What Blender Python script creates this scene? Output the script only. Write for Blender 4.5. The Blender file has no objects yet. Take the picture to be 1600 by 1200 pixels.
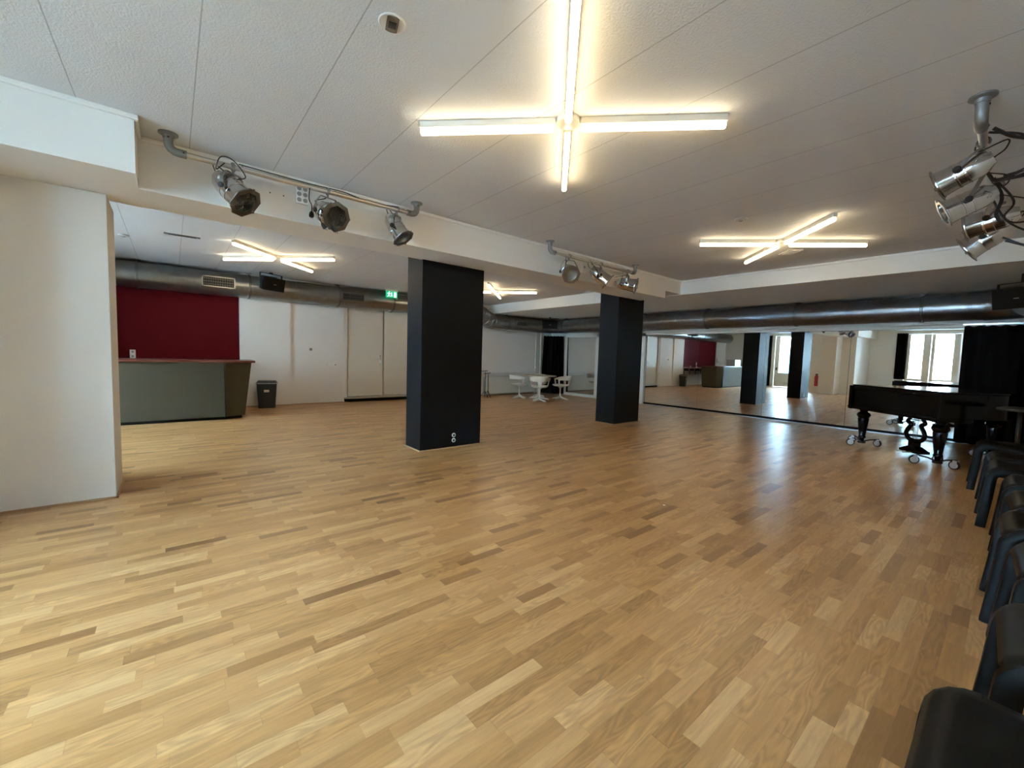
import bpy, bmesh, math, random
from mathutils import Vector, Matrix
random.seed(7)
D = bpy.data
SC = bpy.context.scene
COL = SC.collection
PI = math.pi
V = Vector

# ------------------------------------------------------------------ helpers
class B:
    """collects shapes in one bmesh"""
    def __init__(s): s.bm = bmesh.new()
    def _face(s, vs):
        try: return s.bm.faces.new(vs)
        except ValueError: return None
    def box(s, a, b, M=None):
        P = [V((x, y, z)) for z in (a[2], b[2]) for y in (a[1], b[1]) for x in (a[0], b[0])]
        if M is not None: P = [M @ p for p in P]
        v = [s.bm.verts.new(p) for p in P]
        for f in ((0,2,3,1),(4,5,7,6),(0,1,5,4),(2,6,7,3),(0,4,6,2),(1,3,7,5)): s._face([v[i] for i in f])
        return s
    def cbox(s, c, d, M=None):
        return s.box([c[i]-d[i]/2 for i in range(3)], [c[i]+d[i]/2 for i in range(3)], M)
    def prism(s, poly, z0, z1, M=None, top=None):
        """poly xy list; top: optional different xy list at z1"""
        top = top or poly
        a = [V((p[0], p[1], z0)) for p in poly]; b = [V((p[0], p[1], z1)) for p in top]
        if M is not None: a = [M @ p for p in a]; b = [M @ p for p in b]
        a = [s.bm.verts.new(p) for p in a]; b = [s.bm.verts.new(p) for p in b]
        n = len(a)
        s._face(a[::-1]); s._face(b)
        for i in range(n): s._face([a[i], a[(i+1) % n], b[(i+1) % n], b[i]])
        return s
    def lathe(s, prof, c=(0,0,0), axis=(0,0,1), seg=24, cap=True, M=None):
        ax = V(axis).normalized()
        q = V((0,0,1)).rotation_difference(ax) if ax.z > -.9999 else Matrix.Rotation(PI, 3, 'X').to_quaternion()
        rings = []
        for r, z in prof:
            ring = []
            for i in range(seg):
                a = 2*PI*i/seg
                p = V(c) + q @ V((r*math.cos(a), r*math.sin(a), z))
                if M is not None: p = M @ p
                ring.append(s.bm.verts.new(p))
            rings.append(ring)
        for k in range(len(rings)-1):
            for i in range(seg):
                s._face([rings[k][i], rings[k][(i+1) % seg], rings[k+1][(i+1) % seg], rings[k+1][i]])
        if cap:
            s._face(rings[0][::-1]); s._face(rings[-1])
        return s
    def cyl(s, p0, p1, r, r2=None, seg=16, M=None):
        d = V(p1)-V(p0)
        return s.lathe([(r, 0), (r if r2 is None else r2, d.length)], p0, d, seg, True, M)
    def tube(s, pts, r, seg=8, M=None, sx=1.0):
        """round tube along points; r number or list"""
        pts = [V(p) for p in pts]
        n = len(pts); rings = []
        t = (pts[1]-pts[0]).normalized()
        ref = V((0,0,1)) if abs(t.z) < .9 else V((0,1,0))
        u = t.cross(ref).normalized()
        for i, p in enumerate(pts):
            if i == 0: tn = (pts[1]-pts[0])
            elif i == n-1: tn = (pts[-1]-pts[-2])
            else: tn = (pts[i+1]-pts[i]).normalized()+(pts[i]-pts[i-1]).normalized()
            if tn.length < 1e-9: tn = t
            tn = tn.normalized()
            u = (u - tn*u.dot(tn))
            if u.length < 1e-6: u = tn.orthogonal()
            u.normalize(); w = tn.cross(u)
            rr = r[i] if isinstance(r, (list, tuple)) else r
            ring = []
            for k in range(seg):
                a = 2*PI*k/seg
                q = p + u*math.cos(a)*rr*sx + w*math.sin(a)*rr
                if M is not None: q = M @ q
                ring.append(s.bm.verts.new(q))
            rings.append(ring)
        for k in range(n-1):
            for i in range(seg):
                s._face([rings[k][i], rings[k][(i+1) % seg], rings[k+1][(i+1) % seg], rings[k+1][i]])
        s._face(rings[0][::-1]); s._face(rings[-1])
        return s
    def sweep(s, pts, sec, side, M=None):
        """section sec [(a,b)]: a along fixed side vector, b along in-plane normal"""
        pts = [V(p) for p in pts]; side = V(side).normalized(); n = len(pts); rings = []
        for i, p in enumerate(pts):
            if i == 0: tn = pts[1]-pts[0]
            elif i == n-1: tn = pts[-1]-pts[-2]
            else: tn = (pts[i+1]-pts[i]).normalized()+(pts[i]-pts[i-1]).normalized()
            tn.normalize(); w = side.cross(tn)
            rings.append([s.bm.verts.new((M @ (p+side*a+w*b)) if M is not None else (p+side*a+w*b)) for a, b in sec])
        m = len(sec)
        for k in range(n-1):
            for i in range(m):
                s._face([rings[k][i], rings[k][(i+1) % m], rings[k+1][(i+1) % m], rings[k+1][i]])
        s._face(rings[0][::-1]); s._face(rings[-1])
        return s
    def grid(s, fn, nu, nv, th=0):
        g = [[s.bm.verts.new(fn(i/nu, j/nv)) for j in range(nv+1)] for i in range(nu+1)]
        for i in range(nu):
            for j in range(nv): s._face([g[i][j], g[i+1][j], g[i+1][j+1], g[i][j+1]])
        return s
    def build(s, name, mat=None, parent=None, smooth=True, bevel=0, seg=2, solid=0, sub=0, angle=40, loc=None, fix=True):
        if fix: bmesh.ops.recalc_face_normals(s.bm, faces=s.bm.faces)
        me = D.meshes.new(name); s.bm.to_mesh(me); s.bm.free()
        o = D.objects.new(name, me); COL.objects.link(o)
        if mat: me.materials.append(mat)
        if parent: o.parent = parent
        if loc: o.location = loc
        if smooth:
            for p in me.polygons: p.use_smooth = True
            try: me.set_sharp_from_angle(angle=math.radians(angle))
            except Exception: pass
        if solid:
            m = o.modifiers.new('solid', 'SOLIDIFY'); m.thickness = solid; m.offset = 0
        if bevel:
            m = o.modifiers.new('bevel', 'BEVEL'); m.width = bevel; m.segments = seg; m.limit_method = 'ANGLE'; m.angle_limit = math.radians(35)
        if sub:
            m = o.modifiers.new('sub', 'SUBSURF'); m.levels = sub; m.render_levels = sub
        return o

def tag(o, label=None, cat=None, group=None, kind=None):
    if label: o['label'] = label
    if cat: o['category'] = cat
    if group: o['group'] = group
    if kind: o['kind'] = kind
    return o
def empty(name, loc=(0,0,0), rz=0, **k):
    o = D.objects.new(name, None); COL.objects.link(o); o.location = loc; o.rotation_euler = (0,0,rz)
    o.empty_display_size = .05
    return tag(o, **k)
def copy_tree(o, parent=None):
    c = o.copy(); COL.objects.link(c)
    c.parent = parent
    for ch in list(o.children): copy_tree(ch, c)
    return c
def arc(c, r, a0, a1, n, plane='xz'):
    out = []
    for i in range(n+1):
        a = math.radians(a0+(a1-a0)*i/n)
        p = [c[0], c[1], c[2]]
        i0, i1 = {'xz': (0,2), 'yz': (1,2), 'xy': (0,1)}[plane]
        p[i0] += r*math.cos(a); p[i1] += r*math.sin(a); out.append(tuple(p))
    return out
def smooth_path(pts, n=6):
    """Catmull-Rom"""
    P = [V(p) for p in pts]; P = [2*P[0]-P[1]]+P+[2*P[-1]-P[-2]]; out = []
    for i in range(1, len(P)-2):
        for k in range(n):
            t = k/n
            a, b, c, d = P[i-1], P[i], P[i+1], P[i+2]
            out.append(.5*((2*b)+(c-a)*t+(2*a-5*b+4*c-d)*t*t+(3*b-a-3*c+d)*t**3))
    out.append(P[-2]); return out

# ------------------------------------------------------------------ materials
def mat(name, col=(.8,.8,.8), rough=.5, metal=0, spec=None, coat=0, emis=None, estr=0, bump=None, trans=0, noise=None, aniso=None, coatr=.05):
    m = D.materials.new(name); m.use_nodes = True; nt = m.node_tree; b = nt.nodes['Principled BSDF']
    b.inputs['Base Color'].default_value = (*col, 1); b.inputs['Roughness'].default_value = rough; b.inputs['Metallic'].default_value = metal
    if spec is not None: b.inputs['Specular IOR Level'].default_value = spec
    if coat: b.inputs['Coat Weight'].default_value = coat; b.inputs['Coat Roughness'].default_value = coatr
    if trans: b.inputs['Transmission Weight'].default_value = trans
    if emis: b.inputs['Emission Color'].default_value = (*emis, 1); b.inputs['Emission Strength'].default_value = estr
    N = nt.nodes.new; L = nt.links.new
    if bump or noise:
        tc = N('ShaderNodeTexCoord')
    if noise:  # (scale, amount): mottled base colour (real patchiness of the surface)
        n = N('ShaderNodeTexNoise'); n.inputs['Scale'].default_value = noise[0]; n.inputs['Detail'].default_value = 5
        L(tc.outputs['Object'], n.inputs['Vector'])
        mx = N('ShaderNodeMix'); mx.data_type = 'RGBA'
        L(n.outputs['Fac'], mx.inputs[0])
        mx.inputs[6].default_value = (*[max(0, c*(1-noise[1])) for c in col], 1)
        mx.inputs[7].default_value = (*[min(1, c*(1+noise[1])) for c in col], 1)
        L(mx.outputs[2], b.inputs['Base Color'])
    if bump:  # (scale, strength, distance)
        n = N('ShaderNodeTexNoise'); n.inputs['Scale'].default_value = bump[0]; n.inputs['Detail'].default_value = 4
        L(tc.outputs['Object'], n.inputs['Vector'])
        bp = N('ShaderNodeBump'); bp.inputs['Strength'].default_value = bump[1]; bp.inputs['Distance'].default_value = bump[2]
        L(n.outputs['Fac'], bp.inputs['Height']); L(bp.outputs[0], b.inputs['Normal'])
    return m

def mat_floor():
    m = D.materials.new('oak_parquet'); m.use_nodes = True; nt = m.node_tree; N = nt.nodes.new; L = nt.links.new
    b = nt.nodes['Principled BSDF']
    tc = N('ShaderNodeTexCoord'); sep = N('ShaderNodeSeparateXYZ'); L(tc.outputs['Object'], sep.inputs[0])
    def mth(op, a, bb=None, c=None):
        n = N('ShaderNodeMath'); n.operation = op
        for i, x in enumerate((a, bb, c)):
            if x is None: continue
            if isinstance(x, (int, float)): n.inputs[i].default_value = x
            else: L(x, n.inputs[i])
        return n.outputs[0]
    X, Y = sep.outputs[0], sep.outputs[1]
    rowf = mth('DIVIDE', Y, .0655); row = mth('FLOOR', rowf); fr = mth('FRACT', rowf)
    w1 = N('ShaderNodeTexWhiteNoise'); w1.noise_dimensions = '1D'; L(row, w1.inputs['W'])
    w1b = N('ShaderNodeTexWhiteNoise'); w1b.noise_dimensions = '1D'; L(mth('ADD', row, 413.7), w1b.inputs['W'])
    ln = mth('MULTIPLY_ADD', w1.outputs['Value'], .16, .30)
    # wobble so that strips within a row differ in length
    ns = N('ShaderNodeTexNoise'); ns.noise_dimensions = '2D'; ns.inputs['Scale'].default_value = 1.0; ns.inputs['Detail'].default_value = 0
    cv = N('ShaderNodeCombineXYZ'); L(mth('MULTIPLY', X, 1.4), cv.inputs[0]); L(mth('MULTIPLY', row, 7.3), cv.inputs[1]); L(cv.outputs[0], ns.inputs['Vector'])
    xs = mth('ADD', mth('ADD', mth('DIVIDE', X, ln), mth('MULTIPLY', w1b.outputs['Value'], 17.)), mth('MULTIPLY', ns.outputs['Fac'], 1.3))
    colf = mth('FLOOR', xs); fx = mth('FRACT', xs)
    cc = N('ShaderNodeCombineXYZ'); L(colf, cc.inputs[0]); L(row, cc.inputs[1])
    w2 = N('ShaderNodeTexWhiteNoise'); w2.noise_dimensions = '2D'; L(cc.outputs[0], w2.inputs['Vector'])
    rp = N('ShaderNodeValToRGB'); L(w2.outputs['Value'], rp.inputs[0])
    els = [(0, (.240,.112,.040)), (.04, (.335,.166,.060)), (.20, (.430,.220,.080)), (.55, (.490,.259,.101)), (.82, (.530,.290,.120)), (1, (.590,.345,.155))]
    while len(rp.color_ramp.elements) < len(els): rp.color_ramp.elements.new(.5)
    for e, (p, c) in zip(rp.color_ramp.elements, els): e.position = p; e.color = (*c, 1)
    # grain: offset per strip
    off = N('ShaderNodeVectorMath'); off.operation = 'MULTIPLY'; L(w2.outputs['Color'], off.inputs[0]); off.inputs[1].default_value = (37, 23, 11)
    pos = N('ShaderNodeCombineXYZ'); L(mth('MULTIPLY', X, 3.2), pos.inputs[0]); L(mth('MULTIPLY', Y, 34.), pos.inputs[1])
    pa = N('ShaderNodeVectorMath'); pa.operation = 'ADD'; L(pos.outputs[0], pa.inputs[0]); L(off.outputs[0], pa.inputs[1])
    g1 = N('ShaderNodeTexNoise'); g1.inputs['Scale'].default_value = 1.6; g1.inputs['Detail'].default_value = 6; g1.inputs['Roughness'].default_value = .62; g1.inputs['Distortion'].default_value = .6
    L(pa.outputs[0], g1.inputs['Vector'])
    # cathedral figure
    pos2 = N('ShaderNodeCombineXYZ'); L(mth('MULTIPLY', X, 2.3), pos2.inputs[0]); L(mth('MULTIPLY', Y, 15.), pos2.inputs[1])
    pb = N('ShaderNodeVectorMath'); pb.operation = 'ADD'; L(pos2.outputs[0], pb.inputs[0]); L(off.outputs[0], pb.inputs[1])
    g2 = N('ShaderNodeTexNoise'); g2.inputs['Scale'].default_value = .9; g2.inputs['Detail'].default_value = 1.5; L(pb.outputs[0], g2.inputs['Vector'])
    rings = mth('SINE', mth('MULTIPLY', g2.outputs['Fac'], 75.))
    sel = mth('GREATER_THAN', mth('FRACT', mth('MULTIPLY', w2.outputs['Value'], 7.31)), .5)
    fig = mth('MULTIPLY', mth('MULTIPLY', rings, sel), .11)
    gv = mth('ADD', mth('MULTIPLY_ADD', g1.outputs['Fac'], .80, .60), fig)
    # seams
    e1 = mth('LESS_THAN', fr, .022); 
    e2 = mth('LESS_THAN', fx, .0045)
    seam = mth('MAXIMUM', e1, e2)
    gv2 = mth('MULTIPLY', gv, mth('SUBTRACT', 1., mth('MULTIPLY', seam, .22)))
    mx = N('ShaderNodeVectorMath'); mx.operation = 'SCALE'; L(rp.outputs[0], mx.inputs[0]); L(gv2, mx.inputs['Scale'])
    L(mx.outputs[0], b.inputs['Base Color'])
    # worn lacquer: broad change of gloss
    big = N('ShaderNodeTexNoise'); big.inputs['Scale'].default_value = 1.7; big.inputs['Detail'].default_value = 4; L(tc.outputs['Object'], big.inputs['Vector'])
    L(mth('MULTIPLY_ADD', big.outputs['Fac'], .05, FLOOR_ROUGH), b.inputs['Roughness'])
    b.inputs['Specular IOR Level'].default_value = .42
    hb = mth('SUBTRACT', mth('MULTIPLY', g1.outputs['Fac'], .25), mth('MULTIPLY', seam, .6))
    # slight waviness per strip, as real parquet is never optically flat
    wv = N('ShaderNodeTexNoise'); wv.inputs['Scale'].default_value = 1.0; wv.inputs['Detail'].default_value = 2
    pw = N('ShaderNodeCombineXYZ'); L(mth('MULTIPLY', X, 1.6), pw.inputs[0]); L(mth('MULTIPLY', Y, 9.), pw.inputs[1]); L(pw.outputs[0], wv.inputs['Vector'])
    bp = N('ShaderNodeBump'); bp.inputs['Strength'].default_value = .35; bp.inputs['Distance'].default_value = .0012
    L(mth('ADD', hb, mth('MULTIPLY', wv.outputs['Fac'], 3.0)), bp.inputs['Height']); L(bp.outputs[0], b.inputs['Normal'])
    return m
FLOOR_ROUGH = .285

def mat_ceiling():
    m = D.materials.new('ceiling_board'); m.use_nodes = True; nt = m.node_tree; N = nt.nodes.new; L = nt.links.new
    b = nt.nodes['Principled BSDF']; b.inputs['Roughness'].default_value = .85; b.inputs['Specular IOR Level'].default_value = .25
    tc = N('ShaderNodeTexCoord'); sep = N('ShaderNodeSeparateXYZ'); L(tc.outputs['Object'], sep.inputs[0])
    def mth(op, a, bb=None):
        n = N('ShaderNodeMath'); n.operation = op
        for i, x in enumerate((a, bb)):
            if x is None: continue
            if isinstance(x, (int, float)): n.inputs[i].default_value = x
            else: L(x, n.inputs[i])
        return n.outputs[0]
    f = mth('FRACT', mth('DIVIDE', mth('ADD', sep.outputs[0], .457+60), .6))
    d = mth('ABSOLUTE', mth('SUBTRACT', f, .5))      # .5 at joint
    j = mth('GREATER_THAN', d, .4945)
    mx = N('ShaderNodeMix'); mx.data_type = 'RGBA'; L(j, mx.inputs[0]); mx.inputs[6].default_value = (*CEIL, 1); mx.inputs[7].default_value = (.44,.44,.44,1)
    L(mx.outputs[2], b.inputs['Base Color'])
    n = N('ShaderNodeTexNoise'); n.inputs['Scale'].default_value = 75; n.inputs['Detail'].default_value = 3; n.inputs['Roughness'].default_value = .6
    L(tc.outputs['Object'], n.inputs['Vector'])
    h = mth('SUBTRACT', mth('MULTIPLY', n.outputs['Fac'], 1.0), mth('MULTIPLY', j, 3.0))
    bp = N('ShaderNodeBump'); bp.inputs['Strength'].default_value = .55; bp.inputs['Distance'].default_value = .006
    L(h, bp.inputs['Height']); L(bp.outputs[0], b.inputs['Normal'])
    return m
CEIL = (.66,.665,.67)

def mat_duct(name, along, base=(.42,.43,.43)):
    m = D.materials.new(name); m.use_nodes = True; nt = m.node_tree; N = nt.nodes.new; L = nt.links.new
    b = nt.nodes['Principled BSDF']; b.inputs['Metallic'].default_value = .95; b.inputs['Roughness'].default_value = .32
    tc = N('ShaderNodeTexCoord')
    n = N('ShaderNodeTexNoise'); n.inputs['Scale'].default_value = 7; n.inputs['Detail'].default_value = 5; L(tc.outputs['Object'], n.inputs['Vector'])
    mx = N('ShaderNodeMix'); mx.data_type = 'RGBA'; L(n.outputs['Fac'], mx.inputs[0])
    mx.inputs[6].default_value = (*[c*.8 for c in base], 1); mx.inputs[7].default_value = (*[min(1, c*1.25) for c in base], 1)
    L(mx.outputs[2], b.inputs['Base Color'])
    # helical lock seam every 12 cm
    sep = N('ShaderNodeSeparateXYZ'); L(tc.outputs['Object'], sep.inputs[0])
    q = N('ShaderNodeMath'); q.operation = 'DIVIDE'; L(sep.outputs[along], q.inputs[0]); q.inputs[1].default_value = .14
    z = N('ShaderNodeMath'); z.operation = 'MULTIPLY_ADD'; L(sep.outputs[2], z.inputs[0]); z.inputs[1].default_value = .9; L(q.outputs[0], z.inputs[2])
    f = N('ShaderNodeMath'); f.operation = 'FRACT'; L(z.outputs[0], f.inputs[0])
    g = N('ShaderNodeMath'); g.operation = 'LESS_THAN'; L(f.outputs[0], g.inputs[0]); g.inputs[1].default_value = .06
    a = N('ShaderNodeMath'); a.operation = 'MULTIPLY_ADD'; L(n.outputs['Fac'], a.inputs[0]); a.inputs[1].default_value = .8; L(g.outputs[0], a.inputs[2])
    bp = N('ShaderNodeBump'); bp.inputs['Strength'].default_value = .5; bp.inputs['Distance'].default_value = .003
    L(a.outputs[0], bp.inputs['Height']); L(bp.outputs[0], b.inputs['Normal'])
    return m

def mat_glass(name, tint=(.93,.97,.97)):
    m = D.materials.new(name); m.use_nodes = True; nt = m.node_tree; N = nt.nodes.new; L = nt.links.new
    nt.nodes.remove(nt.nodes['Principled BSDF']); out = nt.nodes['Material Output']
    t = N('ShaderNodeBsdfTransparent'); t.inputs[0].default_value = (*tint, 1)
    g = N('ShaderNodeBsdfGlossy'); g.inputs['Roughness'].default_value = .01
    fr = N('ShaderNodeFresnel'); fr.inputs[0].default_value = 1.5
    mx = N('ShaderNodeMixShader'); L(fr.outputs[0], mx.inputs[0]); L(t.outputs[0], mx.inputs[1]); L(g.outputs[0], mx.inputs[2]); L(mx.outputs[0], out.inputs[0])
    return m

WALLC = (.76,.735,.69)
M = {}
M['wall'] = mat('white_wall_paint', WALLC, .7, bump=(140, .25, .0015), noise=(1.3, .02))
M['white'] = mat('white_gloss_paint', (.78,.765,.73), .42)
M['cream'] = mat('cream_door_paint', (.70,.655,.56), .38)
M['doorframe'] = mat('taupe_frame_paint', (.42,.36,.29), .45)
M['ceil'] = mat_ceiling()
M['floor'] = mat_floor()
M['red'] = mat('dark_red_wall_paint', (.100,.0022,.0045), .75, spec=.12, bump=(120, .2, .001))
M['black_paint'] = mat('black_column_paint', (.0034,.0038,.0048), .5, spec=.17, bump=(150, .2, .001))
M['duct_x'] = mat_duct('galvanised_duct_along_bar', 0, (.29,.30,.295))
M['duct_y'] = mat_duct('galvanised_duct_along_mirror', 1, (.25,.26,.275))
M['galv'] = mat('galvanised_steel', (.20,.205,.205), .42, .9, noise=(18, .2))
M['pipe'] = mat('zinc_pipe', (.55,.52,.48), .30, .95, noise=(9, .12))
M['castiron'] = mat('grey_pipe_fitting', (.25,.265,.27), .45, .7, bump=(60, .3, .002))
M['alu'] = mat('polished_aluminium', (.64,.65,.66), .17, 1., noise=(25, .08))
M['alu_d'] = mat('dull_aluminium', (.30,.30,.295), .34, 1.)
M['grille'] = mat('lamp_honeycomb', (.10,.095,.08), .5, .6)
M['lens'] = mat('lamp_lens', (.30,.30,.27), .2, .3)
M['rubber'] = mat('black_rubber', (.012,.012,.013), .5)
M['blackplastic'] = mat('black_plastic_shell', (.0030,.0034,.0040), .5, spec=.16, bump=(260, .25, .0006))
M['speaker'] = mat('speaker_black', (.006,.006,.0065), .55, spec=.25)
M['spkgrille'] = mat('speaker_mesh', (.007,.007,.007), .7, 0, spec=.2, bump=(600, .6, .001))
M['counter'] = mat('taupe_laminate', (.064,.052,.032), .65, spec=.15, noise=(3, .05))
M['mahogany'] = mat('mahogany_top', (.13,.032,.018), .3, noise=(12, .3))
M['worktop'] = mat('pink_worktop', (.30,.12,.12), .3)
M['blackplinth'] = mat('black_plinth', (.005,.005,.005), .7, spec=.2)
M['steel'] = mat('brushed_steel', (.60,.60,.59), .28, 1.)
M['chrome'] = mat('chrome', (.82,.83,.85), .08, 1.)
M['mirror'] = mat('mirror_glass', (.86,.885,.875), .004, 1.)
M['velvet'] = mat('black_velvet', (.004,.004,.0045), .95, spec=.1)
M['piano'] = mat('black_piano_lacquer', (.0022,.0022,.0026), .14, spec=.22)
M['whiteplastic'] = mat('white_plastic', (.80,.79,.76), .3)
M['ivoryplastic'] = mat('white_moulded_chair_plastic', (.72,.69,.61), .28)
M['greyplastic'] = mat('bin_plastic', (.022,.030,.036), .42)
M['socketdark'] = mat('socket_hole', (.02,.02,.02), .6)
M['radiator'] = mat('radiator_enamel', (.70,.67,.58), .4)
M['oaktrim'] = mat('oak_trim', (.42,.26,.13), .4, noise=(15, .25))
M['tube'] = mat('lit_tube', (1,1,1), .4, emis=(1., .80, .50), estr=4.3)
M['lampwhite'] = mat('lamp_batten_white', (.55,.53,.47), .35)
M['exitgreen'] = mat('exit_green', (.0,.30,.13), .4, emis=(.0,.55,.22), estr=.16)
M['exitwhite'] = mat('exit_white', (.9,.9,.9), .4, emis=(.55,1.,.82), estr=.3)
M['glass'] = mat_glass('window_glass')
M['clearplastic'] = mat_glass('clear_plastic', (.80,.90,.85))
M['bluecar'] = mat('blue_car_paint', (.03,.16,.32), .25, coat=.5)
M['facade'] = mat('pale_plaster_facade', (.74,.76,.77), .8, noise=(2, .05))
M['brickfacade'] = mat('pale_brick_facade', (.62,.64,.66), .8, noise=(4, .1))
M['asphalt'] = mat('asphalt', (.26,.265,.27), .85, noise=(30, .25))
M['darkglass'] = mat('dark_window_glass', (.05,.07,.08), .08)
M['bluedoor'] = mat('blue_door_paint', (.02,.13,.25), .4)
M['bark'] = mat('tree_bark', (.12,.10,.08), .9, bump=(20, .8, .02))
M['leaf'] = mat('pale_leaves', (.20,.30,.16), .7)
M['redpaint'] = mat('extinguisher_red', (.45,.012,.012), .3)
M['greypaint'] = mat('grey_paint', (.30,.30,.30), .5)
M['castermetal'] = mat('caster_plated_metal', (.62,.64,.66), .38, .5)
M['stoolgrey'] = mat('stool_grey', (.032,.032,.029), .6)
M['brownhole'] = mat('brown_recess', (.16,.12,.085), .7)
M['paper'] = mat('white_paper', (.9,.9,.88), .7)
M['ink'] = mat('black_ink', (.03,.03,.03), .6)
M['detector'] = mat('detector_plastic', (.50,.49,.46), .5)
M['brass'] = mat('aged_brass', (.45,.32,.12), .3, 1.)

# ------------------------------------------------------------------ room constants
ZC = 2.92; XM = 10.85; YB = 11.0; XW = -4.15; YN = -.80
def structure(o): o['kind'] = 'structure'; return o

structure(B().box((XW-.3, YN-.3, -.12), (XM+.4, YB+.3, 0)).build('floor', M['floor'], smooth=False))
structure(B().box((XW-.3, YN-.3, ZC), (XM+.4, YB+.3, ZC+.12)).build('ceiling', M['ceil'], smooth=False))
# window wall (X = XW), openings: french door y 1.25..3.15, z 0..2.80 ; garden door y 7.35..8.75
b = B(); x0, x1 = XW-.22, XW
FD = (.27, 3.12, 2.80); GD = (6.45, 8.62, 2.80)
b.box((x0, YN-.3, 0), (x1, FD[0], ZC)).box((x0, FD[1], 0), (x1, GD[0], ZC)).box((x0, GD[1], 0), (x1, YB+.3, ZC))
b.box((x0, FD[0], FD[2]), (x1, FD[1], ZC)).box((x0, GD[0], GD[2]), (x1, GD[1], ZC))
structure(b.build('wall_left', M['wall'], smooth=False))
# wall block + white column by the left picture edge
b = B()
b.box((XW, 4.30, 0), (-1.30, 5.95, ZC))
structure(b.build('wall_block', M['wall'], smooth=False))
structure(B().box((-1.30, 4.80, 0), (-.39, 5.36, 2.52)).build('wall_column', M['wall'], smooth=False, bevel=.004))
# back wall: red zone (recessed), pier, plain, door, right
b = B()
b.box((XW, YB, 0), (XM+.4, YB+.3, ZC))
structure(b.build('wall_back', M['wall'], smooth=False))
for p0, p1 in (((XW, 10.93, 0), (-2.9, YB, ZC)), ((1.16, 10.812, 0), (2.16, YB, ZC)), ((2.16, 10.86, 0), (3.36, YB, ZC)), ((3.36, 10.92, 2.63), (5.50, YB, ZC)), ((5.50, 10.92, 0), (7.2, YB, ZC))):
    structure(B().box(p0, p1).build('wall_pier', M['wall'], smooth=False))
structure(B().box((-2.9, 10.975, .95), (1.16, YB+.01, ZC)).build('trim_1', M['red'], smooth=False))
structure(B().box((XM, YN-.3, 0), (XM+.3, YB, ZC)).build('wall_right', M['wall'], smooth=False))
structure(B().box((XW, YN-.3, 0), (XM, YN, ZC)).build('wall_front', M['wall'], smooth=False))
# beams
b = B()
b.prism([(XW, 4.07), (-.175, 4.07), (-.175, 4.44), (7.44, 4.44), (7.44, 5.0), (XW, 5.0)], 2.52, ZC)
b.box((7.44, 4.44, 2.66), (7.99, 5.0, ZC))
structure(b.build('beam', M['wall'], smooth=False))
structure(B().box((7.99, YN, 2.645), (XM, YB, ZC)).build('beam', M['wall'], smooth=False))
# thin cover strips where ceiling meets beams
b = B()
b.box((XW, 4.045, 2.885), (-.15, 4.07, ZC)).box((-.175, 4.07, 2.885), (-.15, 4.415, ZC)).box((-.15, 4.415, 2.885), (7.965, 4.44, ZC))
b.box((7.965, YN, 2.885), (7.99, 4.44, ZC))
structure(b.build('trim_2', M['white'], smooth=False, bevel=.006))
# baseboards (thin oak)
b = B()
b.box((1.16, 10.797, 0), (2.16, 10.812, .018)).box((2.16, 10.845, 0), (3.36, 10.86, .018)).box((5.50, 10.985, 0), (XM, 11, .02))
structure(b.build('baseboard_back', M['oaktrim'], smooth=False))
b = B()
b.box((-1.315, 4.785, 0), (-.375, 4.80, .014)).box((-.39, 4.785, 0), (-.375, 5.36, .014)).box((XW, 4.285, 0), (-1.3, 4.30, .014))
structure(b.build('baseboard_left', M['oaktrim'], smooth=False))

# black pillars
def pillar(x0, x1, y0, y1, label):
    p = tag(B().box((x0, y0, 0), (x1, y1, ZC)).build('pillar', M['black_paint'], smooth=False, bevel=.003), label, 'pillar', 'black pillars in the hall', 'structure')
    t = B()
    w = .016
    t.box((x0-w, y0-w, 0), (x1+w, y0, .012)).box((x0-w, y0, 0), (x0, y1+w, .012)).box((x1, y0, 0), (x1+w, y1+w, .012)).box((x0, y1, 0), (x1, y1+w, .012))
    t.build('floor_trim', M['oaktrim'], p, smooth=False)
    return p
pillar(2.53, 3.50, 4.965, 5.40, 'broad black pillar with two round sockets near its base')
pillar(6.80, 7.645, 5.04, 5.50, 'black pillar standing nearer the mirror wall')
# round sockets on the broad pillar
r = empty('double_socket', (3.045, 4.965, .137), label='pair of round white sockets low on the broad black pillar', cat='socket')
for dz in (-.036, .036):
    s_ = B().lathe([(.030, 0), (.030, .006), (.024, .010)], (0, 0, dz), (0,-1,0), 24).build('socket_face', M['whiteplastic'], r)
    B().lathe([(.017, .0095), (.017, .0112)], (0, 0, dz), (0,-1,0), 20).build('socket_well', M['socketdark'], s_)

# ------------------------------------------------------------------ doors in the window wall
def pane_frame(parent, y0, y1, z0, z1, t=.045, d=.05, x=XW-.10, name='pane', m=None):
    B().box((x-.004, y0, z0), (x+.004, y1, z1)).build(name, M['glass'], parent, smooth=False)
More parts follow.
